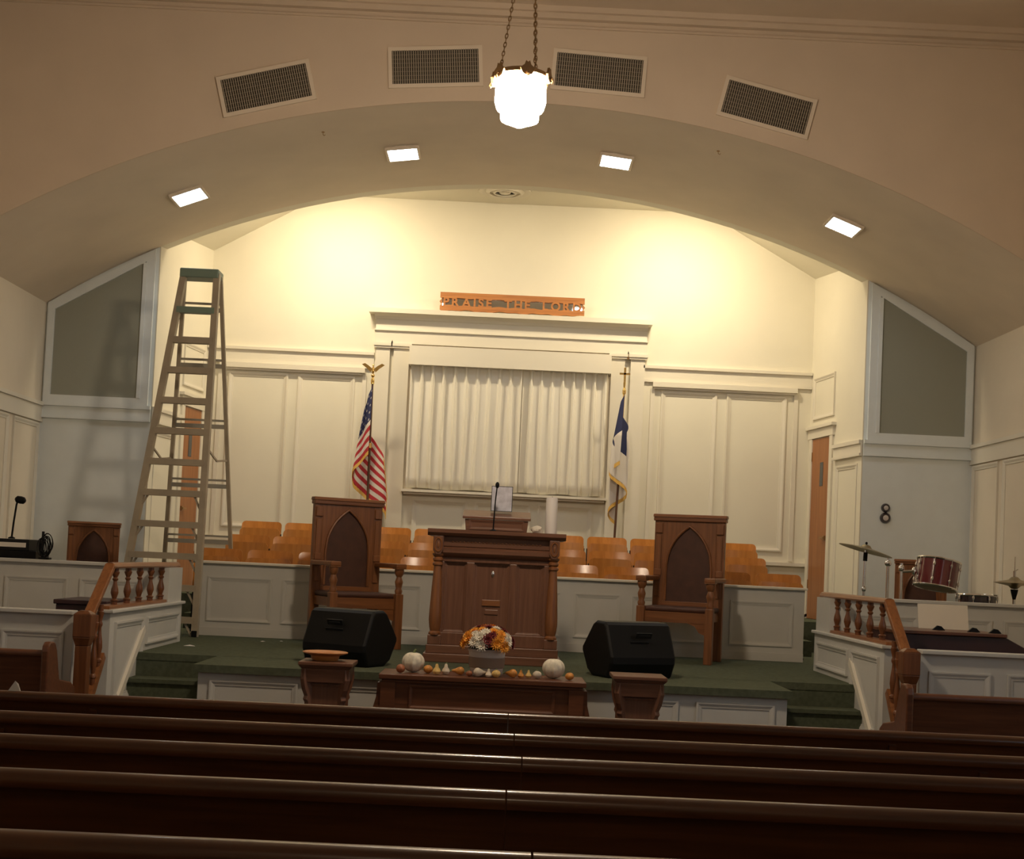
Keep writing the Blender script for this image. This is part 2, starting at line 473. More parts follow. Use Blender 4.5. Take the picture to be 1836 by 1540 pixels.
# ------------------------------------------------------------------ chancel shell
KX = .1294
def chw(sg):
    d = Vector((-sg * .22, 1.7, 0)).normalized()
    n = Vector((-sg * d.y, -abs(d.x), 0))   # towards the room
    m = Matrix.Identity(4)
    m.col[0] = (d.x, d.y, 0, 0); m.col[1] = (-n.x, -n.y, 0, 0); m.col[2] = (0, 0, 1, 0); m.col[3] = (sg * 3.9, YF, 0, 1)
    return m        # local x along the wall (0 front .. 1.714 back), local -y into the room
LW = math.hypot(.22, 1.7)
for sg in (-1, 1):
    nm = 'left' if sg < 0 else 'right'
    m = chw(sg)
    o = tag(G(m).box((.16, 0, -.2), (LW + .1, .15, 5.6)).build('wall_chancel_' + nm, 'chan'), 'cream splayed side wall of the chancel on the ' + nm, 'wall', kind='structure')
    # jamb edge of the opening
    G(m).box((-.0, -.012, -.2), (.19, .16, 5.4)).build('jamb', 'chan', o)
    g = G(m)
    g.box((0.0, -.05, 3.03), (.83, 0, 3.07)).box((0, -.03, 2.92), (.83, 0, 3.03)).box((0, -.045, 2.895), (.83, 0, 2.925))
    g.build('rail', 'trim', o)
    # door, its casing and the panel above it
    d0, d1 = .98, 1.56
    dn = 'door_1' if sg < 0 else 'door_2'
    do = tag(G(m).box((d0, -.012, 1.05), (d1, -.001, 3.19)).build(dn, 'door'), 'orange-brown veneer door with a slit window at the %s of the choir' % nm, 'door', kind='structure')
    G(m).box((d0 + .20, -.016, 2.62), (d0 + .30, -.012, 2.90)).build('slit_window', 'glass_dark', do)
    gg = G(m)
    gg.box((d0 + .04, -.035, 1.98), (d0 + .09, -.012, 2.03)).box((d0 + .04, -.05, 1.995), (d0 + .16, -.035, 2.015))
    gg.build('door_handle', 'bronze', do)
    gg = G(m)
    for z in (2.93, 1.4): gg.box((d1 - .005, -.022, z), (d1 + .02, -.012, z + .11))
    gg.build('hinge', 'bronze', do)
    g = G(m)
    g.box((d0 - .09, -.025, 1.05), (d0, 0, 3.22)).box((d1, -.025, 1.05), (d1 + .09, 0, 3.22)).box((d0 - .11, -.03, 3.20), (LW - .02, 0, 3.31)).box((d0 - .15, -.06, 3.31), (LW - .01, 0, 3.345))
    g.build('door_casing', 'trim', o)
    G(m).moulding(d0 - .08, d1 + .04, 3.43, 3.94, 0, .05, .02).build('panel', 'trim', o)
    G(m).moulding(.12, .76, 1.0, 2.82, 0, .05, .02).build('panel', 'trim', o)

wb = tag(G().box((-4.1, YB, -.2), (4.1, YB + .15, 6.3)).build('wall_back', 'chan'), 'cream chancel back wall behind the choir seats', 'wall', kind='structure')
# tray ceiling: flat middle with sloping sides
g = G()
p = [(-4.2, 5.18 - .29), (-3.68, 5.18), (-2.37, 5.93), (2.33, 5.93), (3.68, 5.18), (4.2, 5.18 - .29)]
pt = [(x, z + .12) for x, z in p][::-1]
for i in range(5):
    a, b = p[i], p[i + 1]
    g.prism([a, b, (b[0], b[1] + .12), (a[0], a[1] + .12)], YF + .18, YB + .02, 'y')
tag(g.build('ceiling_chancel', 'chan'), 'chancel ceiling with sloping sides and a round air diffuser', 'ceiling', kind='structure')
# round air diffuser
t = thing('ceiling_diffuser', 'round white ceiling air diffuser just behind the arch crown', 'vent', (-.16, 16.32, 5.93))
G().lathe([(.31, 0), (.31, -.012), (.27, -.02), (.22, -.004), (.001, -.004)], 32).build('outer_ring', 'trim', t, True)
G().lathe([(.235, -.005), (.20, -.035), (.185, -.035), (.19, -.008)], 32).build('cone_ring', 'trim', t, True)
G().lathe([(.165, -.005), (.13, -.035), (.115, -.035), (.12, -.008)], 32).build('cone_ring', 'trim', t, True)
G().lathe([(.085, -.005), (.06, -.03), (.001, -.03)], 24).build('cone_center', 'trim', t, True)
G().lathe([(.236, -.0045), (.236, -.0055), (.001, -.0055)], 32).build('shadow_gap', 'ventback', t, True)

# back wall joinery
Y = YB
def bpart(name, g, m='trim', bev=0): return g.build(name, m, wb, bev=bev)
for x0, x1 in ((-3.68, -1.66), (1.62, 3.68)):
    bpart('rail', G().box((x0, Y - .05, 3.985), (x1, Y, 4.02)).box((x0, Y - .02, 3.85), (x1, Y, 3.985)).box((x0, Y - .035, 3.82), (x1, Y, 3.85)))
for sg in (-1, 1):
    x0, x1 = (-3.52, -1.76) if sg < 0 else (1.74, 3.50)
    bpart('header', G().box((x0, Y - .075, 3.76), (x1, Y, 3.82)).box((x0 + .02, Y - .045, 3.735), (x1 - .02, Y, 3.76)))
    mids = (-2.63, ) if sg < 0 else (2.59, )
    a0, a1 = x0 + .11, x1 - .12
    bpart('panel', G().moulding(a0, mids[0] - .06, 1.83, 3.715, Y, .055, .022))
    bpart('panel', G().moulding(mids[0] + .06, a1, 1.83, 3.715, Y, .055, .022))
    bpart('panel_frame', G().box((x0 - .02, Y - .02, 1.72), (x0 + .03, Y, 3.74)).box((x1 - .03, Y - .02, 1.72), (x1 + .02, Y, 3.74)))
    bpart('base_rail', G().box((-3.68 if sg < 0 else 1.70, Y - .06, 1.66), (-1.7 if sg < 0 else 3.68, Y, 1.70)))
# surround: pilasters, entablature, cornice
for x0, x1 in ((-1.64, -1.47), (-1.425, -1.235), (1.225, 1.39), (1.46, 1.635)):
    bpart('pilaster', G().box((x0, Y - .05, 1.05), (x1, Y, 4.08)))
    bpart('capital', G().box((x0 - .02, Y - .075, 4.08), (x1 + .02, Y, 4.105)).box((x0 - .03, Y - .09, 4.105), (x1 + .03, Y, 4.14)))
bpart('entablature', G().box((-1.66, Y - .06, 4.14), (1.65, Y, 4.29)).box((-1.67, Y - .085, 4.29), (1.66, Y, 4.305)).box((-1.655, Y - .06, 4.305), (1.645, Y, 4.44)))
g = G()
g.prism([(Y, 4.43), (Y - .08, 4.43), (Y - .10, 4.46), (Y - .15, 4.49), (Y, 4.49)], -1.67, 1.65, 'x')
g.box((-1.735, Y - .19, 4.49), (1.695, Y, 4.545))
bpart('cornice', g)
for x in (-1.448, 1.425):
    bpart('bracket_point', G().add([(x - .03, Y - .06, 4.085), (x + .03, Y - .06, 4.085), (x, Y - .06, 4.18), (x, Y - .01, 4.08), (x, Y - .09, 4.07)], [(0, 1, 2), (0, 4, 1), (0, 2, 3), (1, 3, 2), (4, 0, 3), (1, 4, 3)]), 'bronze')
bpart('window_void', G().box((-1.235, Y - .012, 2.38), (1.225, Y, 4.14)), 'paint')
bpart('valance', G().box((-1.225, Y - .20, 3.875), (1.215, Y - .16, 4.105)).box((-1.225, Y - .16, 3.875), (-1.20, Y, 4.125)).box((1.19, Y - .16, 3.875), (1.215, Y, 4.125)), 'trim')
bpart('sill', G().box((-1.25, Y - .15, 2.345), (1.235, Y, 2.375)).box((-1.22, Y - .10, 2.32), (1.205, Y, 2.345)))
for x0, x1 in ((-1.11, -.45), (-.36, .32), (.41, 1.07)):
    bpart('panel', G().moulding(x0, x1, 1.3, 2.265, Y, .055, .022))

# curtains
def curtain(x0, x1, n, label, lean=0.0, ph=0.0):
    g = G()
    nu, nv = n * 14, 12
    vs, fs = [], []
    for j in range(nv + 1):
        v = j / nv
        z = 4.02 - v * 1.63
        for i in range(nu + 1):
            u = i / nu
            a = 2 * math.pi * n * u + ph
            s = math.cos(a)
            amp = .034 + .008 * math.sin(7 * u + 2 * ph)
            sharp = (max(0, s) ** 2.2) if v < .25 else (max(0, s) ** (2.2 - 1.2 * (v - .25)))
            dy = -amp * (sharp * 1.7 - .4) + .006 * math.sin(23 * u + 3 * v)
            x = x0 + (x1 - x0) * u + lean * v * (u if lean < 0 else 1) + (.010 * math.sin(5 * v + 11 * u) * v - .012 * v * math.sin(a)) * min(1, 12 * u * (1 - u))
            vs.append((x, Y - .085 + dy, z + (.008 * math.sin(13 * u + ph) if j == nv else 0)))
    for j in range(nv):
        for i in range(nu):
            k = j * (nu + 1) + i
            fs.append((k, k + 1, k + nu + 2, k + nu + 1))
    g.add(vs, fs)
    o = g.build('curtain', 'curtain', smooth=True)
    sol = o.modifiers.new('thick', 'SOLIDIFY'); sol.thickness = .004
    return tag(o, label, 'curtain', 'curtains over the baptistry window')
curtain(-1.20, .150, 10, 'wider cream pleated curtain on the left half of the window')
curtain(.158, 1.185, 8, 'cream pleated curtain on the right half of the window', 0, 1.2)

# wall outlet plate with a shiny cover
t = thing('outlet_plate', 'shiny metal outlet plate on the wall beside the striped flag', 'outlet', (-1.462, Y - .05, 2.388))
G().box((-.036, -.008, -.062), (.036, 0, .062)).build('plate', 'candle', t, bev=.003)  # plain white stands in for the metal's bright reflection
G().box((-.016, -.014, -.032), (.016, -.008, .032)).build('socket', 'pot', t, bev=.002)

# carved wood sign leaning back on the cornice, mirror behind the cut-outs
t = thing('praise_sign', 'carved wooden sign reading PRAISE THE LORD standing on the cornice', 'sign', (-.012, Y - .14, 4.547))
t.rotation_euler = (-R(4.6), 0, R(-.4))
L0, L1, HH = -.875, .875, .235
g = G()
xs2 = lin(L0, L1, 60)
lowz = lambda x: .012 + .012 * math.sin(x * 9) * math.cos(x * 23) if abs(x) < .86 else .02
g.strip(xs2, lambda x: max(0.0, lowz(x)), lambda x: .075 + .006 * math.sin(x * 31), -.012, .012)
g.build('lower_board', 'signwood', t)
G().strip(lin(L0, L1, 24), lambda x: .165 + .005 * math.sin(x * 27), lambda x: HH, -.012, .012).build('upper_board', 'signwood', t)
for sx in (-1, 1):
    xe = sx * .875
    pts = [(xe - sx * .025, .06), (xe - sx * .025, .18), (xe - sx * .004, .18), (xe - sx * .018, .15), (xe + sx * .006, .12), (xe - sx * .016, .09), (xe - sx * .002, .06)]
    G().prism(pts, -.0115, .0115, 'y').build('end_piece', 'signwood', t)
G().box((L0 + .02, .013, .05), (L1 - .02, .017, .19)).build('mirror_backing', 'mirror', t)
def glyph(ch):
    fc = bpy.data.curves.new('letter', 'FONT')
    fc.body = ch
    fc.size = .142; fc.extrude = .010; fc.offset = .0045
    fo = bpy.data.objects.new('letter_tmp', fc); C.objects.link(fo)
    bpy.context.view_layer.update()
    me = bpy.data.meshes.new_from_object(fo.evaluated_get(bpy.context.evaluated_depsgraph_get()))
    bpy.data.objects.remove(fo)
    return me
text, xx = 'PRAISE THE LORD', -.835
glyphs = [(ch, None if ch == ' ' else glyph(ch)) for ch in text]
wid = lambda me: max(v.co.x for v in me.vertices) - min(v.co.x for v in me.vertices)
tot = sum(.085 if me is None else wid(me) for _, me in glyphs)
gap = (1.67 - tot) / (len(text) - 1)
for ch, me in glyphs:
    if me is None:
        xx += .085 + gap; continue
    x0 = min(v.co.x for v in me.vertices); wch = wid(me)
    for v in me.vertices:
        v.co = (v.co.x - x0 + xx, -v.co.z, v.co.y * 1.02 + .070)
    xx += wch + gap
    me.materials.clear(); me.materials.append(M_['signwood'])
    lo = bpy.data.objects.new('letter', me); C.objects.link(lo); lo.parent = t

# ------------------------------------------------------------------ lamps
def pendant(x, y, z, label, glass='lampglass'):
    t = thing('pendant_lamp', label, 'lamp', (x, y, z))        # z = top rim of the shade
    prof = [(.145, 0), (.156, -.03), (.158, -.15), (.145, -.195), (.120, -.20), (.120, -.225), (.116, -.262), (.06, -.285), (.015, -.305), (.001, -.31)]
    G().lathe(prof[::-1], 16).build('glass_shade', glass, t, True)
    g = G()
    n = 32
    g.lathe([(.150, -.012), (.172, -.004), (.170, .02), (.152, .03)], n)
    g.build('crown_band', 'bronze', t, True)
    for i in range(6):
        a = i * math.pi / 3 + .2
        g = G(Rot(a, 'Z'))
        g.prism([(-.045, .01), (-.02, .03), (-.012, .055), (0, .045), (.012, .055), (.02, .03), (.045, .01), (.03, -.025), (0, -.04), (-.03, -.025)], -.186, -.170, 'y')
        g.tube([(0, -.176, .0), (0, -.20, -.012), (0, -.205, -.03), (0, -.195, -.04)], .008, 6)
        g.build('crown_leaf', 'bronze', t)
    apex = Vector((.03, 0, 1.25))
    for i, a in enumerate((math.pi, math.pi * 1.72, math.pi * .28)):
        g = G()
        p0 = Vector((.135 * math.cos(a), .135 * math.sin(a), .03))
        d = apex - p0
        nl = 44
        for k in range(nl):
            c = p0 + d * ((k + .5) / nl)
            ring = []
            q = d.normalized(); s = (Vector((0, 1, 0)) if k % 2 else Vector((1, 0, 0)))
            for e in range(8):
                b = 2 * math.pi * e / 8
                ring.append(c + q * (.019 * math.cos(b)) + s * (.0085 * math.sin(b)))
            g.tube(ring, .0032, 4, True)
        g.build('chain', 'bronze', t)
    G().tube([apex - Vector((0, 0, .02)), (.03, 0, ZC - z)], .009, 8).build('stem', 'bronze', t)
    G().lathe([(.02, ZC - z - .08), (.09, ZC - z - .03), (.095, ZC - z)], 20, (.03, 0, 0)).build('ceiling_rose', 'bronze', t, True)
    return t
lamp0 = pendant(-.015, 8.5, 4.545, 'lit opal glass pendant lamp hanging on chains before the arch')
pendant(-.015, -1.3, 4.545, 'added dim opal glass pendant lamp, unseen at the rear of the nave', 'dimglass')  # added lamp behind the camera, brightens the pew backs

def soffit_light(x, y, label):
    a = math.asin(x / RA)
    t = thing('soffit_light', label, 'light', (x, y, arc(x) - .002), group='square lights in the arch soffit')
    t.rotation_euler = (0, a, 0)
    g = G()
    for b in ((-.17, -.21, .17, -.185), (-.17, .185, .17, .21), (-.17, -.185, -.145, .185), (.145, -.185, .17, .185)):
        g.box((b[0], b[1], -.03), (b[2], b[3], 0))
    g.build('frame', 'vframe', t, bev=.004)
    G().box((-.145, -.185, -.026), (.145, .185, -.006)).build('lens', 'lens', t)
soffit_light(-3.30, 13.87, 'leftmost lit square light in the arch soffit')
soffit_light(-1.18, 13.88, 'second lit square light from the left in the soffit, left of the lamp')
soffit_light(.965, 13.88, 'third lit square light from the left in the soffit, right of the lamp')
soffit_light(3.28, 13.85, 'rightmost lit square light in the arch soffit')

def flood(x, z, label, aim, watt, hw, hh):
    t = thing('flood_lamp', label, 'light', (x, YF + .27, z))
    d = (Vector(aim) - Vector((x, YF + .27, z))).normalized()
    t.rotation_euler = d.to_track_quat('Y', 'Z').to_euler()
    g = G()
    e = .008
    g.box((-hw, -.03, -hh), (hw, .03, -hh + e)).box((-hw, -.03, hh - e), (hw, .03, hh)).box((-hw, -.03, -hh + e), (-hw + e, .03, hh - e)).box((hw - e, -.03, -hh + e), (hw, .03, hh - e)).box((-hw, -.038, -hh), (hw, -.03, hh))
    g.build('housing', 'black', t)
    G().box((-hw + e, .0, -hh + e), (hw - e, .005, hh - e)).build('lens', 'floodlens', t)
    G().bar((0, -.038, 0), (0, -.075, .02), .02, .02, (0, 0, 1)).build('bracket', 'black', t)
    ld = bpy.data.lights.new('flood_light', 'AREA')
    ld.shape = 'RECTANGLE'; ld.size = 2 * (hw - e); ld.size_y = 2 * (hh - e)
    ld.energy = watt; ld.color = (1.0, .83, .56)
    lo = bpy.data.objects.new('flood_light', ld); C.objects.link(lo); lo.parent = t
    lo.location = (0, .012, 0); lo.rotation_euler = (R(90), 0, 0)
flood(-2.08, 5.72, 'flood lamp behind the left half of the arch', (-1.95, YB, 3.3), FLOOD_W, .30, .06)
flood(1.98, 5.72, 'flood lamp behind the right half of the arch', (1.85, YB, 3.3), FLOOD_W, .30, .06)
flood(-.05, 5.845, 'small added flood lamp, unseen behind the crown of the arch', (-.05, YB, 4.0), FLOOD_W * .12, .12, .045)  # added to brighten the middle of the back wall

# ------------------------------------------------------------------ platform, steps, choir
PL, PR, YP = -2.185, 2.15, 10.12
KI, KO = 2.82, 2.98      # knee wall inner and outer faces
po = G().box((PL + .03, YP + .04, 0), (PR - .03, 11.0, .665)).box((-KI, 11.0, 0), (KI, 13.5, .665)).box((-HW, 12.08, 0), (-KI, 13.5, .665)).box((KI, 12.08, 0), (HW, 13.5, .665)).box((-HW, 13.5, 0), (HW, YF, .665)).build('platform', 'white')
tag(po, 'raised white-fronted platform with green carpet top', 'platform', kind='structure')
g = G()
g.box((PL, YP, .665), (PR, 11.0, .72)).box((-KI, 10.98, .665), (KI, 13.5, .72)).box((-HW, 12.08, .665), (-KI, 13.5, .72)).box((KI, 12.08, .665), (HW, 13.5, .72)).box((-HW, 13.5, .665), (HW, YF + .05, .72))
g.box((-KI, 10.985, .53), (PL + .03, 11.0, .665)).box((PR - .03, 10.985, .53), (KI, 11.0, .665))
g.build('carpet', 'carpet', po)
for x0, x1 in ((-2.07, -1.43), (-1.28, -.55), (.92, 1.33), (1.46, 2.03)):
    G().moulding(x0, x1, .12, .612, YP + .04, .04, .014).build('panel', 'white', po)
for sg, nm in ((-1, 'left'), (1, 'right')):
    x0, x1 = (-KI, PL + .02) if sg < 0 else (PR - .02, KI)
    t = thing('carpeted_steps', 'dark green carpeted steps up to the platform on the ' + nm, 'steps', (0, 0, 0), kind='structure')
    for k in range(3):
        z = .54 - .18 * k
        y = 10.74 - .26 * k
        g = G().box((x0, y, z - .18), (x1, 11.0 - .26 * k - (.02 if k == 0 else 0), z - .03)).box((x0, y - .02, z - .03), (x1, 11.0 - .26 * k - (.02 if k == 0 else 0), z))
        g.build('step', 'carpet', t)

# choir wall and risers
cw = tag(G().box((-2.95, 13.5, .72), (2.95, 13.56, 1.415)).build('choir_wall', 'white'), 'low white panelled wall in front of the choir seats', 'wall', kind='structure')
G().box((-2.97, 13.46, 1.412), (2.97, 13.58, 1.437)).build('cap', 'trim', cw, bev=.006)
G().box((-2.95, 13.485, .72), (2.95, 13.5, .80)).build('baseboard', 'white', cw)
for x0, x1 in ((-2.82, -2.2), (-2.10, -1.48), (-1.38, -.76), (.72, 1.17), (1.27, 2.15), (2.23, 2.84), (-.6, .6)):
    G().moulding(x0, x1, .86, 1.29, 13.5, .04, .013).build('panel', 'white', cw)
rs = G().box((-3.25, 14.45, .72), (3.25, 15.38, .88)).box((-3.65, 15.38, .72), (3.65, YB, 1.05)).build('choir_riser', 'carpet')
tag(rs, 'green carpeted risers under the choir seats', 'platform', kind='structure')

# choir seats
def make_seat():
    t = thing('choir_seat', '', 'seat')
    W2 = .228
    def curved(z0, z1, y, lean, cy, rc, th=.014):
        vs, fs = [], []
        vl = [0, .01, .03, .06, .10, .15, .5, .85, .90, .94, .97, .99, 1]
        nu, nv = 12, len(vl) - 1
        for side in (0, 1):
            for j in range(nv + 1):
                v = vl[j]
                for i in range(nu + 1):
                    u = -1 + 2 * i / nu
                    zz = z0 + (z1 - z0) * v
                    # rounded corners: limit the half width near the ends
                    dz = min(zz - z0, z1 - zz)
                    hw = W2 - (rc - math.sqrt(max(0, rc * rc - (rc - dz) ** 2)) if dz < rc else 0)
                    x = u * hw
                    vs.append((x, y - cy * (x / W2) ** 2 + lean * v + side * th, zz))
        m = (nu + 1) * (nv + 1)
        for j in range(nv):
            for i in range(nu):
                k = j * (nu + 1) + i
                fs.append((k, k + 1, k + nu + 2, k + nu + 1))
                fs.append((m + k, m + k + nu + 1, m + k + nu + 2, m + k + 1))
        edge = [i for i in range(nu + 1)] + [(j + 1) * (nu + 1) - 1 for j in range(1, nv + 1)] + [nv * (nu + 1) + i for i in range(nu - 1, -1, -1)] + [j * (nu + 1) for j in range(nv - 1, 0, -1)]
        for i in range(len(edge)):
            a, b = edge[i], edge[(i + 1) % len(edge)]
            fs.append((a, m + a, m + b, b))
        return G().add(vs, fs)
    curved(.46, .84, 0, .092, .028, .045).build('backrest', 'ply', t, True)
    curved(.39, .76, -.075, .03, .02, .05).build('folded_seat', 'ply', t, True)
    for sx in (-1, 1):
        g = G()
        x = sx * .233
        g.bar((x, -.02, .02), (x, .0, .70), .010, .03).box((x - .008, -.14, 0), (x + .008, .10, .02))
        g.bar((x, -.02, .42), (x, -.22, .45), .010, .025, (0, 0, 1))
        g.build('standard', 'black', t)
    return t
ROWS = [('Front-row', 14.0, -3.09, .512, .73), ('Middle-row', 15.1, -2.99, .490, .88), ('Back-row', 16.0, -3.02, .497, 1.05)]
POS = ['at the left end beside the ladder', 'second from the ladder end', 'partly behind the left throne chair', 'just right of the left throne chair', 'at the left edge of the pulpit',
       'hidden behind the left half of the pulpit', 'hidden behind the right half of the pulpit', 'at the right edge of the pulpit', 'second to the right of the pulpit',
       'at the left edge of the right throne chair', 'partly behind the right throne chair', 'at the right end near the right door']
proto = None
for rn, y, xs0, pt, fl in ROWS:
    for i in range(12):
        if proto is None: o = proto = make_seat()
        else: o = copy_tree(proto)
        o.location = (xs0 + pt * (i + .5), y, fl if rn != 'Front-row' else .72)
        o['label'] = '%s orange plywood choir seat %s' % (rn, POS[i])
        o['group'] = rn.lower().replace('-', ' ') + ' of orange choir seats'

# ------------------------------------------------------------------ wing walls
for sg, nm in ((-1, 'left'), (1, 'right')):
    def sx(a, b): return sorted((sg * a, sg * b))
    a, b = sx(KO + .02, HW)
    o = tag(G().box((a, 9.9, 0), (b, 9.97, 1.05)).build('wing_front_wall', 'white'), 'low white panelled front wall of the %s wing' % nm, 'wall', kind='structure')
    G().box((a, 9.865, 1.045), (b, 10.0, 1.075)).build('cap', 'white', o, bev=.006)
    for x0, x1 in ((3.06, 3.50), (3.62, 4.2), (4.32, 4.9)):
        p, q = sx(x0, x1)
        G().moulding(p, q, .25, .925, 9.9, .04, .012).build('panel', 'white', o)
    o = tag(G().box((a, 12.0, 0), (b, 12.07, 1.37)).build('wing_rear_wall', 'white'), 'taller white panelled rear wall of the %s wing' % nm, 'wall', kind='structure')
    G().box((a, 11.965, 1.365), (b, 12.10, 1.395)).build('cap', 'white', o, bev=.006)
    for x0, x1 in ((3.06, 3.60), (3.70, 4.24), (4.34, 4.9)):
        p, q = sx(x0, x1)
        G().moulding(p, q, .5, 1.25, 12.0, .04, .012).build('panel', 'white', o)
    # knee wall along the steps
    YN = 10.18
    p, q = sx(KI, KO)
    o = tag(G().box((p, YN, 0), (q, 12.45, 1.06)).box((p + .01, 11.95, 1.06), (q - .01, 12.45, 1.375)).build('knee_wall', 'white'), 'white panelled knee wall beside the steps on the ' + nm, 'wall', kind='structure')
    p2, q2 = sx(KI - .03, KO + .005)
    G().box((p2, YN - .03, 1.055), (q2, 12.46, 1.08)).build('cap_moulding', 'white', o, bev=.006)
    mt = Matrix(((0, sg * 1, 0, sg * KI), (1, 0, 0, 0), (0, 0, 1, 0), (0, 0, 0, 1)))
    # stair skirt board running diagonally
    g = G()
    for (ya, za), (yb, zb) in (((11.12, .90), (10.22, .22)),):
        d = Vector((0, yb - ya, zb - za))
        g.bar((sg * (KI - .012), ya, za), (sg * (KI - .012), yb, zb), .06, .024, (1, 0, 0))
    g.build('skirt_board', 'trim', o)
    for y0, y1, z0 in ((10.30, 11.10, .40), (11.22, 12.32, .77)):
        G(mt).moulding(y0, y1, z0, .985, 0, .045, .02).build('panel', 'white', o)

# ------------------------------------------------------------------ balustrades
def spindle(g, c, h, r, n=12):
    pr = [(.8, 0), (.8, .10), (1, .11), (1, .14), (.55, .17), (.75, .24), (1.0, .33), (.92, .42), (.55, .56), (.45, .64), (.75, .68), (.75, .71), (.5, .74), (.85, .82), (1, .86), (1, .89), (.8, .9), (.8, 1)]
    return g.lathe([(r * a, h * b) for a, b in pr], n, c)
for sg, nm in ((-1, 'left'), (1, 'right')):
    xc = sg * 2.895
    t = thing('stair_balustrade', 'brown turned-baluster handrail and newel post beside the %s steps' % nm, 'balustrade', (xc, 11, 0))
    G().box((-.06, -.80, 1.08), (.06, .94, 1.105)).build('bottom_rail', 'rail', t, bev=.004)
    g = G()
    pr = [(-.035, 0), (-.04, .012), (-.03, .035), (-.012, .043), (.012, .043), (.03, .035), (.04, .012), (.035, 0)]
    g.prism([(p, 1.378 + z) for p, z in pr], -.64, 1.47, 'y')
    g.build('handrail', 'rail', t, True)
    for k in range(5):
        spindle(G(), (0, -.47 + .355 * k, 1.10), .28, .03).build('baluster', 'railz', t, True)
    # sloping rail down to the newel
    g = G()
    g.bar((0, -.62, 1.398), (0, -1.11, 1.035), .075, .045, (0, .6, .8))
    g.build('sloping_rail', 'rail', t, bev=.008)
    g = G()
    g.box((-.062, -1.25, .90), (.062, -1.126, 1.06)).taper(.045, .045, .062, .062, .84, .90, T(0, -1.188, 0)).box((-.045, -1.233, 0), (.045, -1.143, .84))
    g.taper(.062, .062, .03, .03, 1.06, 1.085, T(0, -1.188, 0))
    g.build('newel_post', 'railz', t, bev=.005)
    for yy, zb, zt in ((-.93, .66, 1.12), (-1.04, .55, 1.05)):
        spindle(G(), (-sg * .035, yy, zb), zt - zb, .026).build('baluster', 'railz', t, True)
    g = G()
    g.bar((-sg * .035, -.84, .75), (-sg * .035, -1.14, .42), .06, .05, (1, 0, 0))
    g.build('stringer', 'rail', t)

# ------------------------------------------------------------------ ladder
t = thing('step_ladder', 'tall open A-frame step ladder with green top cap beside the choir', 'ladder', (-3.1, 13.6, .72))
o_ = Vector((-3.1, 13.6, .72))
FL0, FL1 = Vector((-3.60, 13.16, .72)) - o_, Vector((-3.215, 13.50, 4.22)) - o_
FR0, FR1 = Vector((-2.838, 13.13, .72)) - o_, Vector((-2.895, 13.50, 4.22)) - o_
RL0, RL1 = Vector((-3.46, 14.32, .72)) - o_, Vector((-3.235, 13.62, 4.22)) - o_
RR0, RR1 = Vector((-2.70, 14.32, .72)) - o_, Vector((-2.885, 13.62, 4.22)) - o_
for a, b in ((FL0, FL1), (FR0, FR1)):
    G().bar(a, b, .058, .075).build('front_rail', 'alu', t)
for a, b in ((RL0, RL1), (RR0, RR1)):
    G().bar(a, b, .036, .045).build('rear_rail', 'alu', t)
G().box((-.15, -.15, 3.455), (.228, .09, 3.545)).build('top_cap', 'green', t, bev=.012)
def along(a, b, z): return a + (b - a) * ((z - a.z) / (b.z - a.z))
for k in range(1, 12):
    z = 3.43 - .298 * k
    a, b = along(FL0, FL1, z), along(FR0, FR1, z)
    G().bar(a, b, .06, .085, (0, 1, 0)).build('step', 'green' if k == 1 else 'alu', t)
    if k >= 7:
        g = G()
        q = a + (b - a) * .13; g.bar(q, along(FL0, FL1, z - .17), .018, .018)
        q = b + (a - b) * .16; g.bar(q, along(FR0, FR1, z - .20), .018, .018)
        g.build('knee_brace', 'alu', t)
for k, z in enumerate((3.18, 2.64, 2.05, 1.46, .90)):
    a, b = along(RL0, RL1, z), along(RR0, RR1, z)
    G().bar(a, b, .042, .03).bar(a + Vector((0, 0, .06)), b + Vector((0, 0, .06)), .02, .03).build('rear_crossbar', 'alu2', t)
for fa, fb, ra, rb in ((FL0, FL1, RL0, RL1), (FR0, FR1, RR0, RR1)):
    p, q = along(fa, fb, 1.80), along(ra, rb, 1.72)
    m_ = (p + q) / 2 + Vector((0, 0, -.07))
    G().bar(p, m_, .012, .02, (0, 0, 1)).bar(m_, q, .012, .02, (0, 0, 1)).build('spreader_bar', 'alu', t)
for a in (FL0, FR0, RL0, RR0):
    G().box((a.x - .025, a.y - .045, 0), (a.x + .025, a.y + .045, .06)).build('rubber_foot', 'black', t, bev=.004)

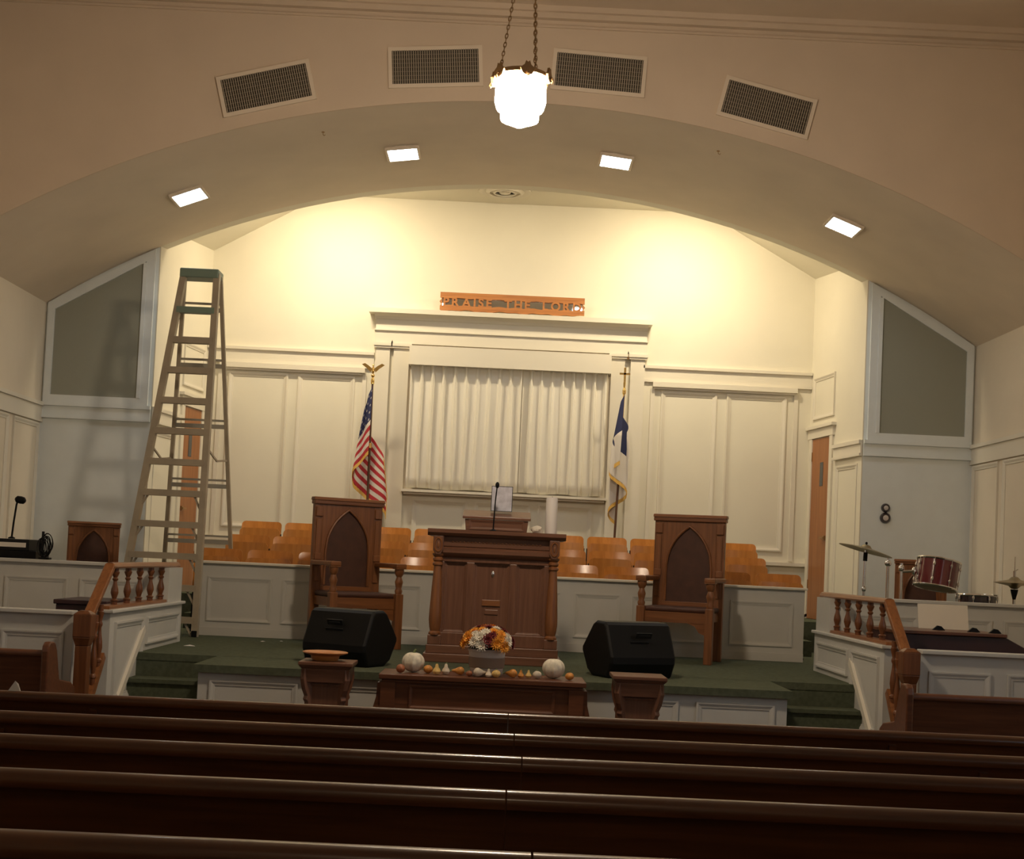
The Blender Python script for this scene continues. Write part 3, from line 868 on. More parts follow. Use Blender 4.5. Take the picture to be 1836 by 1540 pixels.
# ------------------------------------------------------------------ throne chairs
def throne():
    t = thing('throne_chair', '', 'chair')
    HWC, HT = .335, 1.36
    # back frame, standing at y = 0 .. 0.06 and leaning slightly back
    for s in (-1, 1):
        a, b = sorted((s * HWC, s * (HWC - .085)))
        rp = G().box((a, 0, 0), (b, .065, HT - .06)).build('rear_post', 'oak', t, bev=.006)
        g = G()
        xm = s * (HWC - .045)
        g.box((xm - .026, -.014, .58), (xm + .026, 0, 1.16)).box((xm - .034, -.022, 1.18), (xm + .034, 0, 1.27)).box((xm - .034, -.022, .78), (xm + .034, 0, .84))
        g.build('post_carving', 'oak', rp, bev=.006)
    g = G()
    g.box((-HWC - .01, -.025, HT - .065), (HWC + .01, .075, HT - .03)).prism([(-.035, HT - .03), (.085, HT - .03), (.07, HT), (-.02, HT)], -HWC - .015, HWC + .015, 'x')
    g.build('crest_rail', 'oakx', t, bev=.006)
    # spandrel with a pointed arch opening
    ax, zs, za = .215, .86, 1.25
    def arch(x):
        u = min(1, abs(x) / ax)
        rr = (ax * ax + (za - zs) ** 2) / (2 * ax)
        dx = rr - (ax - abs(x)) if abs(x) < ax else rr
        v = rr * rr - (rr - (ax - abs(x))) ** 2
        return zs + math.sqrt(max(0, v))
    xs_ = lin(-.25, -ax, 2) + lin(-ax, ax, 32)[1:-1] + lin(ax, .25, 2)
    g = G().strip(xs_, lambda x: arch(x) if abs(x) < ax - 1e-6 else .52, lambda x: HT - .065, .004, .055)
    sp_ = g.build('arched_spandrel', 'oak', t)
    g = G()
    rim = [(x, -.004, arch(x)) for x in lin(-ax, ax, 32)]
    g.tube([(-ax, -.0, .55)] + rim + [(ax, -.0, .55)], .012, 6)
    g.build('arch_moulding', 'oak', sp_, True)
    G().strip(lin(-ax, ax, 24), lambda x: .53, lambda x: arch(x) + .002, .014, .05).build('back_upholstery', 'leather', t)
    G().box((-.25, .0, .44), (.25, .06, .54)).build('lower_back_rail', 'oakx', t, bev=.004)
    # seat
    g = G().box((-.335, -.52, .36), (.335, -.48, .455)).box((-.30, -.48, .37), (-.26, .0, .45)).box((.26, -.48, .37), (.30, .0, .45))
    g.build('seat_frame', 'oakx', t)
    for s in (-1, 1):
        G().prism([(s * .29, .365), (s * .29, .25), (s * .22, .28), (s * .18, .335), (s * .10, .365)], -.515, -.485, 'y').build('seat_bracket', 'oakx', t)
    G().box((-.31, -.50, .455), (.31, -.01, .50)).build('seat_cushion', 'leather', t, bev=.018)
    for s in (-1, 1):
        xm = s * .315
        G().box((xm - .036, -.565, 0), (xm + .036, -.485, .50)).build('front_leg', 'oak', t, bev=.006)
        g = G()
        g.lathe([(.030, .50), (.036, .53), (.026, .55), (.034, .59), (.038, .61), (.026, .645), (.024, .655), (.036, .675), (.044, .705), (.042, .73)], 12, (xm, -.525, 0))
        g.box((xm - .048, -.575, .725), (xm + .048, -.475, .735))
        g.build('arm_post', 'oak', t, True)
        g = G().box((xm - .05, -.58, .733), (xm + .05, -.02, .775))
        g.build('armrest', 'oakx', t, bev=.01)
    return t
t1 = throne()
t1.location = (-1.44, 13.02, .72); t1.rotation_euler.z = R(27)
t1['label'] = 'carved oak throne chair with pointed-arch back left of the pulpit, turned inward'
t1['group'] = 'throne chairs'
def throne_copy(loc, rz, label, sc=1):
    o = copy_tree(t1); o.location = loc; o.rotation_euler.z = rz; o.scale = (sc, sc, sc); o['label'] = label
throne_copy((1.76, 13.12, .72), R(-19), 'carved oak throne chair with pointed-arch back right of the pulpit')
throne_copy((-4.265, 14.6, .72), R(12), 'smaller throne chair showing only its arched back behind the left wing wall', .775)
throne_copy((4.34, 14.4, .72), R(-12), 'throne chair behind the drum set, mostly hidden by the red tom', .775)

# ------------------------------------------------------------------ pulpit
t = thing('pulpit', 'carved wooden pulpit with corner columns in the middle of the platform', 'pulpit', (-.045, 11.42, .72))
G().box((-.56, -.03, 0), (.56, .62, .07)).box((-.54, -.01, .07), (.54, .60, .14)).build('plinth', 'pulpitx', t, bev=.006)
g = G()
g.box((-.46, .05, .14), (.46, .56, .24)).box((-.46, .05, .82), (.46, .56, .86))
for x0, x1 in ((-.46, -.42), (-.235, -.175), (.115, .175), (.40, .46)):
    g.box((x0, .05, .24), (x1, .09, .82))
g.box((-.46, .09, .24), (-.42, .56, .82)).box((.42, .09, .24), (.46, .56, .82))
g.build('body_frame', 'pulpit', t, bev=.004)
for x0, x1 in ((-.42, -.235), (-.175, .115), (.175, .40)):
    po_ = G().box((x0, .085, .24), (x1, .10, .82)).build('panel', 'pulpit', t)
    G().moulding(x0, x1, .24, .82, .085, .025, .014).build('panel_bead', 'pulpit', po_)
G().box((-.10, .07, .47), (.05, .086, .52)).build('carved_block', 'oakx', t, bev=.004)
G().box((-.075, .075, .40), (.035, .086, .44)).build('carved_block', 'pulpitx', t, bev=.004)
G().ball((-.02, .082, .735), (.014, .008, .028), 12, 8).build('emblem', 'chrome', t, True)
g = G()
g.prism([(.05, .855), (.02, .87), (.0, .895), (.0, .925), (.03, .945), (.56, .945), (.56, .855)], -.50, .50, 'x')
g.build('frieze', 'pulpitx', t, True)
G().box((-.51, .02, .945), (.51, .58, 1.03)).build('upper_frieze', 'pulpitx', t, bev=.004)
g = G()
for k in range(24):
    x = -.36 + k * .72 / 23
    g.ball((x, .018, .985), (.009, .006, .006), 8, 6)
g.build('bead_row', 'oak', t, True, kind='stuff')
g = G()
g.prism([(-.03, 1.03), (-.06, 1.055), (-.06, 1.085), (.62, 1.085), (.62, 1.03)], -.565, .565, 'x')
g.build('top_board', 'pulpitx', t, True)
for s in (-1, 1):
    x = s * .475
    G().box((x - .055, -.005, .14), (x + .055, .10, .22)).build('column_base', 'pulpit', t, bev=.006)
    pr = [(.05, .22), (.05, .235), (.038, .25), (.045, .28), (.052, .34), (.050, .42), (.042, .58), (.034, .72), (.030, .78), (.042, .79), (.042, .805), (.030, .815), (.042, .83), (.042, .845), (.032, .855), (.046, .87), (.046, .885)]
    G().lathe(pr, 18, (x, .03, 0)).build('column', 'oak', t, True)
    g = G()
    g.prism([(x - .042, 1.03), (x - .042, .91), (x - .02, .875), (x + .02, .875), (x + .042, .91), (x + .042, 1.03)], -.03, .06, 'y')
    g.build('carved_bracket', 'pulpit', t, bev=.006)
    g = G()
    ring = [(x + .03 * math.cos(a), -.032, .955 + .055 * math.sin(a)) for a in [2 * math.pi * i / 16 for i in range(16)]]
    g.tube(ring, .008, 6, True).ball((x, -.03, .955), (.010, .008, .03), 8, 6)
    g.build('bracket_ring', 'oak', t, True)

t = thing('book_rest', 'small wooden book rest standing on the pulpit top', 'book rest', (-.055, 11.66, 1.805))
G().prism([(-.255, 0), (.255, 0), (.265, .10), (-.265, .10)], 0, .24, 'y').build('box', 'pulpitx', t, bev=.004)
G().moulding(-.23, .23, .012, .095, 0, .02, .01).build('front_panel', 'pulpitx', t)
G().prism([(-.02, .10), (-.02, .125), (.26, .185), (.26, .155)], -.285, .285, 'x').build('sloped_top', 'pulpitx', t, bev=.005)
t = thing('gooseneck_microphone', 'thin black gooseneck microphone standing at the pulpit front edge', 'microphone', (-.08, 11.54, 1.805))
G().lathe([(.028, 0), (.028, .008), (.010, .02)], 14).build('base', 'black', t, True)
G().tube([(0, 0, .01), (.003, 0, .12), (.008, 0, .26), (.016, 0, .36)], .0055, 8).build('neck', 'black', t, True)
G().ball((.018, 0, .385), (.017, .017, .027), 12, 8).build('mic_head', 'black', t, True)
t = thing('notice_stand', 'clear stand holding a bluish printed sheet on the book rest', 'paper', (-.02, 11.80, 1.986))
G().box((-.085, 0, 0), (.085, .003, .205)).build('printed_sheet', 'paper', t)
G().box((-.09, .004, 0), (.09, .007, .21)).box((-.09, -.03, -.004), (.09, .03, .0)).build('clear_holder', 'glass_dark', t)
t = thing('candle', 'tall white pillar candle at the right of the pulpit top', 'candle', (.405, 11.78, 1.805))
G().lathe([(.049, 0), (.050, .01), (.049, .30), (.042, .315), (.03, .308), (.001, .306)], 24).build('wax', 'candle', t, True)
G().tube([(0, 0, .306), (.002, 0, .322)], .0025, 6).build('wick', 'black', t)
t = thing('crumpled_tissue', 'small pale crumpled bundle beside the book rest on the pulpit', 'tissue', (.285, 11.62, 1.805))
G().ball((0, 0, .03), (.05, .04, .034), 14, 9, fn=lambda a, b: 1 + .16 * math.sin(3 * a + 4 * b) + .1 * math.sin(7 * a)).build('crumple', 'tape', t, True)

# ------------------------------------------------------------------ floor monitors (seen from behind)
def monitor(loc, rz, mir, label):
    t = thing('floor_monitor', label, 'speaker', loc, rz, 'floor monitors at the platform edge')
    prof = [(-.15, 0), (.10, 0), (.17, .04), (.26, .185), (.26, .215), (.10, .405), (.06, .425), (-.07, .42), (-.10, .40), (-.20, .16), (-.20, .11)]
    g = G()
    L = .27
    n = len(prof)
    ins = [(p[0] * .93 + .002, .21 + (p[1] - .21) * .93) for p in prof]
    vs = [(-L - .02, *p) for p in ins] + [(-L, *p) for p in prof] + [(L, *p) for p in prof] + [(L + .02, *p) for p in ins]
    fs = [tuple(range(n))] + [tuple(range(4 * n - 1, 3 * n - 1, -1))]
    for j in range(3):
        for i in range(n): fs.append((j * n + i, (j + 1) * n + i, (j + 1) * n + (i + 1) % n, j * n + (i + 1) % n))
    g.add(vs, fs).build('cabinet', 'black', t, bev=.008)
    g = G()
    m = T(0, -.155, .28) @ Rot(math.atan2(.10, .24), 'X')
    g.box((-.07, -.012, .03), (.07, 0, .075), m).box((-.05, -.02, .045), (.05, -.012, .06), m)
    g.build('handle', 'blackg', t, bev=.003)
    g = G().box((-.10, -.010, -.09), (.06, 0, .0), m)
    for i in range(3): g.lathe([(.014, 0), (.014, .012)], 10, (-.07 + i * .05, 0, 0), m @ Rot(R(90), 'X') @ T(0, -.04, 0))
    g.build('connector_plate', 'blackg', t)
    dx, dz = -.16, .19
    m2 = Matrix.Identity(4)
    d = Vector((0, .10 - .26, .405 - .215)).normalized()
    nrm = Vector((0, d.z, -d.y)).normalized()
    g = G()
    c = Vector((0, (.26 + .10) / 2, (.215 + .405) / 2)) + nrm * .004
    u = Vector((1, 0, 0))
    vs = [c + u * a * .25 + d * b * .115 + nrm * h for h in (0, .008) for a, b in ((-1, -1), (1, -1), (1, 1), (-1, 1))]
    g.add(vs, [(0, 1, 2, 3), (4, 5, 6, 7), (0, 1, 5, 4), (1, 2, 6, 5), (2, 3, 7, 6), (3, 0, 4, 7)]).build('grille', 'blackg', t)
    G().ball((mir * (L + .012), -.16, .15), (.02, .02, .02), 10, 6).build('pole_cup', 'black', t, True)
monitor((-1.15, 10.75, .72), R(-28), -1, 'black floor monitor at the platform edge in front of the left throne chair')
monitor((1.03, 10.80, .72), R(26), 1, 'black floor monitor at the platform edge in front of the right throne chair')

# ------------------------------------------------------------------ communion table and pedestals
t = thing('communion_table', 'long dark wooden communion table in front of the pulpit', 'table', (-.09, 9.80, 0))
g = G().box((-.71, -.24, .725), (.71, .24, .76)).box((-.69, -.225, .705), (.69, .225, .725))
g.build('table_top', 'table', t, bev=.006)
ap = G().box((-.65, -.20, .50), (.65, .20, .705)).build('apron', 'table', t)
G().moulding(-.50, .50, .53, .69, -.20, .025, .012).build('apron_panel', 'table', ap)
for s in (-1, 1):
    for yy in (-.18, .18):
        g = G()
        x = s * .645
        g.box((x - .05, yy - .04, .50), (x + .05, yy + .04, .705)).lathe([(.035, .0), (.045, .03), (.035, .06), (.05, .2), (.035, .36), (.045, .44), (.045, .50)], 14, (x, yy, 0))
        g.build('leg', 'table', t, True)
    g = G()
    x = s * .70
    g.prism([(s * .69, .70), (s * .72, .70), (s * .725, .60), (s * .75, .50), (s * .745, .46), (s * .69, .5)], -.2, .2, 'y')
    g.build('end_bracket', 'table', t, bev=.004)
G().box((-.60, -.05, .08), (.60, .05, .12)).build('stretcher', 'table', t)

def pedestal(x, label):
    t = thing('pedestal', label, 'pedestal', (x, 9.72, 0), group='pedestals beside the communion table')
    G().taper(.165, .165, .185, .185, .775, .795).box((-.185, -.185, .795), (.185, .185, .82)).build('top', 'pulpitx', t, bev=.005)
    G().taper(.155, .155, .165, .165, .68, .775).build('frieze', 'pulpitx', t, bev=.004)
    G().box((-.12, -.12, .06), (.12, .12, .68)).build('body', 'pulpit', t)
    for a in range(4):
        G(Rot(a * math.pi / 2, 'Z')).moulding(-.115, .115, .1, .67, -.12, .02, .01).build('panel', 'pulpit', t)
        g = G(Rot(a * math.pi / 2 + math.pi / 4, 'Z'))
        g.prism([(.12, .775), (.215, .775), (.222, .70), (.205, .63), (.182, .585), (.19, .56), (.176, .54), (.176, .06), (.14, .06)], -.022, .022, 'y')
        g.build('corner_post', 'pulpit', t, bev=.004)
    G().box((-.165, -.165, 0), (.165, .165, .06)).build('base', 'pulpitx', t, bev=.005)
pedestal(-1.165, 'carved wooden pedestal left of the communion table')
pedestal(.985, 'carved wooden pedestal right of the communion table')
t = thing('offering_plate', 'wooden offering plate on the left pedestal', 'plate', (-1.19, 9.72, .821))
G().lathe([(.085, 0), (.095, .012), (.10, .035), (.155, .052), (.158, .058), (.15, .062), (.10, .048), (.085, .02), (.001, .016)], 28).build('dish', 'signwood', t, True)

# ------------------------------------------------------------------ things on the table
TZ = .762
def pumpkin(x, y, r, label, stem=True):
    t = thing('white_pumpkin', label, 'pumpkin', (x, y, TZ))
    G().ball((0, 0, r * .88), (r, r, r * .9), 40, 16, fn=lambda a, b: (1 - .06 * abs(math.sin(4 * a)) ** .5 * 1.2 * math.sin(b)) * (1 - .22 * math.exp(-((b) / .35) ** 2))).build('body', 'pumpkin', t, True)
    if stem:
        G().tube([(0, 0, r * 1.45), (.004, 0, r * 1.75), (.014, -.003, r * 1.98)], [.014, .009, .008], 8).build('stem', 'stem', t, True)
    else:
        G().tube([(0, 0, r * 1.45), (.004, 0, r * 1.62)], [.014, .009], 8).build('stem', 'stem', t, True)
pumpkin(-.583, 9.80, .080, 'white speckled pumpkin with green stem on the left of the table')
pumpkin(.40, 9.80, .080, 'white ribbed pumpkin without a tall stem on the right of the table', False)

def gourd(x, y, r, m, shape, label):
    t = thing('gourd', label, 'gourd', (x, y, TZ), random.uniform(0, 6), 'small gourds along the communion table')
    r *= 1.2
    if shape == 'round':
        G().ball((0, 0, r * .8), (r, r, r * .82), 20, 10, fn=lambda a, b: 1 - .07 * abs(math.sin(4 * a)) * math.sin(b)).build('body', m, t, True)
        G().tube([(0, 0, r * 1.45), (.002, 0, r * 1.95)], r * .13, 6).build('stem', 'stem', t)
    elif shape == 'long':
        pr = [(.05, 0), (.55, .15), (.95, .6), (1.0, 1.1), (.75, 1.7), (.45, 2.2), (.34, 2.7), (.2, 3.0)]
        mm = T(-r * 1.4, 0, r) @ Rot(R(90), 'Y')
        G(mm).lathe([(r * a, r * b) for a, b in pr], 14).build('body', m, t, True)
        G(mm).tube([(0, 0, r * 3), (r * .2, 0, r * 3.5)], r * .13, 6).build('stem', 'stem', t)
    else:
        pr = [(.1, 0), (.8, .15), (1.0, .7), (.8, 1.25), (.45, 1.7), (.38, 2.2), (.25, 2.5), (.05, 2.55)]
        G().lathe([(r * a, r * b) for a, b in pr], 14).build('body', m, t, True)
        G().tube([(0, 0, r * 2.5), (r * .2, 0, r * 2.9)], r * .12, 6).build('stem', 'stem', t)
gourd(-.665, 9.68, .026, 'gourdr', 'long', 'striped brown gourd left of the left white pumpkin')
gourd(-.475, 9.76, .029, 'gourdo', 'round', 'round orange gourd just right of the left white pumpkin')
gourd(-.412, 9.70, .024, 'gourdy', 'upright', 'yellow upright gourd between the round orange and cream ones, left of the flowers')
gourd(-.350, 9.74, .024, 'gourdw', 'upright', 'cream upright gourd, third to the right of the left white pumpkin')
gourd(-.262, 9.73, .024, 'gourdo', 'long', 'orange bottle gourd lying halfway between left pumpkin and flower pot')
gourd(-.185, 9.66, .020, 'gourdr', 'round', 'small dark gourd at the left foot of the flower pot')
gourd(-.115, 9.655, .026, 'gourdw', 'long', 'cream gourd lying in front of the flower pot')
gourd(-.052, 9.645, .019, 'gourdw', 'upright', 'small cream upright gourd in front of the flower pot')
gourd(.0, 9.65, .027, 'gourdy', 'round', 'round yellow-orange gourd at the right foot of the flower pot')
gourd(.105, 9.70, .025, 'gourdo', 'long', 'orange bottle gourd lying right of the flower pot')
gourd(.172, 9.72, .018, 'gourdo', 'upright', 'small orange upright gourd right of the lying orange one')
gourd(.225, 9.74, .018, 'gourdy', 'upright', 'small yellow upright gourd left of the round cream one')
gourd(.285, 9.73, .027, 'gourdw', 'round', 'round cream gourd left of the right white pumpkin')
gourd(.51, 9.72, .027, 'gourdo', 'round', 'small orange gourd at the right end of the table')

t = thing('flower_pot', 'pale pot of white, orange and dark red chrysanthemums on the table', 'flowers', (-.07, 9.80, TZ))
G().lathe([(.105, 0), (.112, .01), (.128, .165), (.135, .17), (.135, .185), (.122, .185), (.115, .16), (.001, .155)], 28).build('pot', 'pot', t, True)
G().lathe([(.1165, .055), (.124, .06), (.1285, .125), (.124, .13)], 28).build('band', 'potband', t, True)
G().ball((0, 0, .235), (.150, .150, .075), 20, 10, fn=lambda a, b: 1 + .08 * math.sin(6 * a + 5 * b)).build('foliage', 'leaf', t, True)
def flower_mesh(mname, r):
    g = G()
    for ring, (n, tilt, ln) in enumerate(((14, .25, 1), (11, .7, .8), (7, 1.15, .55))):
        for i in range(n):
            a = 2 * math.pi * (i + .5 * ring) / n
            d = Vector((math.cos(a) * math.cos(tilt), math.sin(a) * math.cos(tilt), math.sin(tilt)))
            s = Vector((-math.sin(a), math.cos(a), 0)) * (r * .15)
            p1 = d * r * ln * .55; p2 = d * r * ln + Vector((0, 0, -.1 * r))
            g.add([(0, 0, 0), p1 + s, p2, p1 - s], [(0, 1, 2, 3)])
    g.ball((0, 0, r * .12), (r * .2, r * .2, r * .14), 8, 5)
    return g
fl = {}
k = 0
ga = math.pi * (3 - 5 ** .5)
N = 54
cols = ['mumw', 'mumo', 'mumo', 'mumr', 'mumw', 'mumo', 'mumr']
for i in range(N):
    ct = 1 - i / (N - 1) * .98
    st = math.sqrt(max(0, 1 - ct * ct))
    a = ga * i
    n = Vector((st * math.cos(a), st * math.sin(a), ct)).normalized()
    p = Vector((n.x * .178, n.y * .178, .205 + n.z * .130))
    mname = cols[(i * 5 + i // 7) % 7]
    if mname not in fl:
        fl[mname] = o = flower_mesh(mname, .036).build('flower', mname, t)
    else:
        o = inst(fl[mname], t)
    o.location = p
    o.rotation_euler = n.to_track_quat('Z', 'Y').to_euler()
    sc = random.uniform(1.1, 1.6); o.scale = (sc, sc, sc)

# ------------------------------------------------------------------ flags
def flag(name, label, x, y, zb, ztop, zhoist, matf, mats, spread, drop, hoist, finial, polem, ph, lean, zjoint=None, nf=None):
    t = thing(name, label, 'flag', (x, y, zb))
    H = ztop - zb
    nx = lambda z: lean * z / H
    G().lathe([(.14, 0), (.14, .015), (.05, .05), (.022, .12)], 20).build('stand', 'brass', t, True)
    zj = (zjoint - zb) if zjoint else H * .5
    G().tube([(nx(0), 0, .05), (nx(zj), 0, zj)], .014, 10).build('lower_pole', 'pole', t, True)
    G().tube([(nx(zj), 0, zj), (nx(H), 0, H)], .012, 10).build('upper_pole', polem, t, True)
    G().tube([(nx(zj - .03), 0, zj - .03), (nx(zj + .03), 0, zj + .03)], .022, 12).build('ferrule', 'brass', t, True)
    G().tube([(nx(H - .04), 0, H - .04), (nx(H), 0, H), (nx(H), 0, H + .03), (nx(H), 0, H + .05)], [.020, .022, .014, .008], 12).build('finial_socket', 'brass', t, True)
    finial(t, nx(H), H + .04)
    # cloth
    ns, nt = 130, 91
    g = G()
    z0 = zhoist - zb
    def pos(s, q):
        d = q * hoist + s * drop * (1 - .12 * q)
        z = z0 - d
        wd = spread(d)
        if nf: f = -math.sin(2 * math.pi * nf * s) * (1 - .25 * s)
        else: f = -math.sin(min(s / .72, 1) * math.pi) if s < .72 else math.sin((s - .72) / .28 * math.pi / 2)
        r = .016 + .012 * math.sin(s * 20 + ph)
        px = nx(z) + f * wd + .006 * math.sin(26 * s + ph + 3 * q)
        py = -.02 - .07 * min(1, d / .5) * math.cos(s * math.pi) - .022 * math.sin(s * 24 + 2 * q) * min(1, d / .5)
        return (px, py, z)
    vs = [pos(i / ns, j / nt) for j in range(nt + 1) for i in range(ns + 1)]
    g.add(vs, [])
    for j in range(nt):
        for i in range(ns):
            kk = j * (ns + 1) + i
            g.f.append([kk, kk + 1, kk + ns + 2, kk + ns + 1]); g.mi.append(matf(i, j))
    o = g.build('cloth', mats, t, True)
    sm = o.modifiers.new('thick', 'SOLIDIFY'); sm.thickness = .002
    # gold fringe along the fly edge and the lower edge
    g = G()
    e1 = [Vector(pos(1, q / 40)) for q in range(41)]
    e2 = [Vector(pos(s / 60, 1)) for s in range(61)]
    for e in (e1, e2):
        for a, b in zip(e[:-1], e[1:]):
            dn = Vector((0, -.006, -.045))
            g.add([a, b, b + dn, a + dn], [(0, 1, 2, 3)])
    fo = g.build('fringe', 'gold', t)
    sm = fo.modifiers.new('thick', 'SOLIDIFY'); sm.thickness = .004
    return t
def eagle(t, x, z):
    g = G()
    g.ball((x, 0, z + .02), (.022, .022, .022), 12, 8)
    g.ball((x, -.005, z + .085), (.018, .018, .045), 12, 8).ball((x, -.02, z + .14), (.012, .018, .012), 10, 6)
    for s in (-1, 1):
        pts = [(x + s * .01, z + .10), (x + s * .05, z + .135), (x + s * .10, z + .165), (x + s * .135, z + .15), (x + s * .115, z + .135), (x + s * .075, z + .105), (x + s * .03, z + .06)]
        g.prism(pts, -.010, .006, 'y')
    g.build('eagle_finial', 'brass', t, True)
def cross(t, x, z):
    g = G()
    g.tube([(x, 0, z), (x, 0, z + .06)], [.012, .016], 10).box((x - .012, -.010, z + .06), (x + .012, .010, z + .235)).box((x - .062, -.010, z + .15), (x + .062, .010, z + .172))
    g.build('cross_finial', 'brass', t)
def us(i, j):
    st = j // 7
    if i < 72 and j < 49:
        # stars on a staggered grid
        a, b = i % 11, j % 10
        if (4 <= a <= 6 and 4 <= b <= 6 and (i // 11 + j // 10) % 1 == 0 and not (a != 5 and b != 5)): return 1
        return 0
    return 2 if st % 2 == 0 else 1
flag('american_flag', 'striped flag with stars and eagle finial left of the window', -1.60, 16.43, 1.05, 3.62, 3.58, us, ['navy', 'flagw', 'red'], lambda d: .03 + .150 * min(d, 1.3), .85, .80, eagle, 'pole', .6, -.02, 2.85)
def christian(i, j):
    return 0 if (i < 62 and j < 50) else 1
flag('christian_flag', 'white flag with navy corner and cross finial right of the window', 1.30, 16.43, 1.05, 3.64, 3.60, christian, ['navy', 'flagw'], lambda d: .016 + .17 * min(d, .65), .80, .80, cross, 'brass', 1.7, .06, 2.73, 1.5)

# ------------------------------------------------------------------ drum set in the right wing (floor z = .72)
def drum(t, r, h, Mx, shell, nlug):
    so = G(Mx).lathe([(r, 0), (r, h)], 32).build('shell', shell, t, True)
    for z in (0, h):
        ring = [(math.cos(a) * (r + .006), math.sin(a) * (r + .006), z) for a in [2 * math.pi * i / 32 for i in range(32)]]
        G(Mx).tube(ring, .011, 6, True).build('rim', 'chrome', t, True)
        G(Mx).lathe([(r - .004, z - .004), (r - .004, z + .006)], 32).build('drum_head', 'skin', t, True)
    for i in range(nlug):
        a = 2 * math.pi * i / nlug + .3
        g = G(Mx)
        c = (math.cos(a) * (r + .012), math.sin(a) * (r + .012))
        g.ball((c[0], c[1], h * .22), (.011, .011, .024), 8, 6).ball((c[0], c[1], h * .78), (.011, .011, .024), 8, 6).tube([(c[0], c[1], 0), (c[0], c[1], h)], .004, 6)
        g.build('lug', 'chrome', so, True)
t = thing('tom_drum', 'red lacquered tom drum with chrome rims, tilted on a post', 'drum', (4.13, 13.25, .72))
mx = T(0, 0, .78) @ Rot(R(9), 'Y') @ Rot(R(-6), 'X')
drum(t, .195, .26, mx, 'drumred', 8)
G().tube([(-.32, .02, 0), (-.32, .02, 1.0)], .016, 10).build('post', 'chrome', t, True)
G().tube([(-.32, .02, .92), (-.20, .01, .93)], .013, 8).ball((-.32, .02, .95), (.03, .03, .035), 12, 8).ball((-.20, .01, .93), (.025, .03, .04), 10, 8).build('mount_arm', 'chrome', t, True)
g = G()
for a in (0, 2.1, 4.2): g.tube([(-.32, .02, .2), (-.32 + .22 * math.cos(a), .02 + .22 * math.sin(a), .012)], .010, 8)
g.build('tripod', 'chrome', t, True)
t = thing('tom_post', 'bare chrome tom mounting post left of the red tom', 'drum stand', (3.87, 13.95, .72))
G().tube([(0, 0, 0), (0, 0, 1.02)], .016, 10).build('post', 'chrome', t, True)
G().ball((0, 0, 1.0), (.035, .03, .035), 12, 8).tube([(0, 0, 1.0), (0, 0, 1.06)], .009, 8).build('clamp', 'chrome', t, True)
g = G()
for a in (0, 2.1, 4.2): g.tube([(0, 0, .2), (.2 * math.cos(a), .2 * math.sin(a), .012)], .010, 8)
g.build('tripod', 'chrome', t, True)
t = thing('snare_drum', 'dark shallow snare drum right of the red tom', 'drum', (4.36, 12.75, .72))
drum(t, .17, .13, T(0, 0, .605), 'drumdark', 8)
g = G().tube([(0, 0, .15), (0, 0, .58)], .014, 8)
for a in (0, 2.1, 4.2): g.tube([(0, 0, .28), (.2 * math.cos(a), .2 * math.sin(a), .012)], .010, 8).tube([(0, 0, .52), (.15 * math.cos(a), .15 * math.sin(a), .59)], .008, 8)
g.build('stand', 'chrome', t, True)
def cymbal(t, c, r, tilt, name='cymbal'):
    m = T(*c) @ Rot(tilt, 'Y')
    G(m).lathe([(.001, .032), (.03, .028), (.052, .006), (.06, .002), (r * .6, -.008), (r, -.024), (r, -.026), (r * .6, -.011), (.05, -.001), (.001, .0)], 40).build(name, 'cymbal', t, True)
t = thing('crash_cymbal', 'tilted bronze cymbal on a chrome stand near the right door', 'cymbal', (3.385, 12.95, .72))
cymbal(t, (0, 0, 1.12), .25, R(14))
G().tube([(-.01, 0, 0), (-.01, 0, .86), (-.004, 0, 1.10)], .012, 10).build('stand_tube', 'chrome', t, True)
G().tube([(-.008, 0, 1.0), (-.004, 0, 1.08)], .02, 10).ball((0, 0, 1.165), (.012, .012, .014), 8, 6).build('tilter', 'black', t, True)
G().ball((-.01, 0, .74), (.022, .022, .028), 10, 6).build('height_clamp', 'chrome', t, True)
g = G()
for a in (.4, 2.5, 4.6): g.tube([(-.01, 0, .35), (-.01 + .22 * math.cos(a), .22 * math.sin(a), .012)], .010, 8)
g.build('tripod', 'chrome', t, True)
t = thing('hi_hat', 'pair of hi-hat cymbals on a stand by the right wall', 'cymbal', (4.72, 12.80, .72))
cymbal(t, (0, 0, .885), .185, 0, 'upper_cymbal')
G(T(0, 0, .835) @ Rot(math.pi, 'X')).lathe([(.001, .032), (.03, .028), (.052, .006), (.06, .002), (.11, -.008), (.185, -.024), (.185, -.026), (.11, -.011), (.05, -.001), (.001, .0)], 40).build('lower_cymbal', 'cymbal', t, True)
G().tube([(0, 0, .02), (0, 0, .74)], .014, 10).tube([(0, 0, .74), (0, 0, 1.10)], .005, 8).build('stand_rod', 'chrome', t, True)
G().lathe([(.012, .70), (.03, .77), (.036, .80)], 12).build('cymbal_seat', 'black', t, True)
G().tube([(0, 0, .91), (0, 0, .97)], .014, 8).tube([(0, 0, .965), (.03, 0, .985)], .006, 6).build('clutch', 'chrome', t, True)
g = G()
for a in (.2, 2.3, 4.4): g.tube([(0, 0, .3), (.2 * math.cos(a), .2 * math.sin(a), .012)], .010, 8)
g.build('tripod', 'chrome', t, True)
# round twin wall sounders
t = thing('wall_bell', 'pair of small round grey wall bells, one above the other, on the right pier', 'bell', (4.167, YF - .002, 2.28))
for z, r in ((.055, .05), (-.055, .06)):
    m = T(0, 0, z) @ Rot(R(90), 'X')
    G(m).lathe([(r, 0), (r, .012), (r * .8, .03), (r * .75, .026)], 24).build('bell_rim', 'drumdark', t, True)
    G(m).lathe([(r * .78, .010), (r * .7, .022), (.001, .036)], 24).build('bell_face', 'pot', t, True)

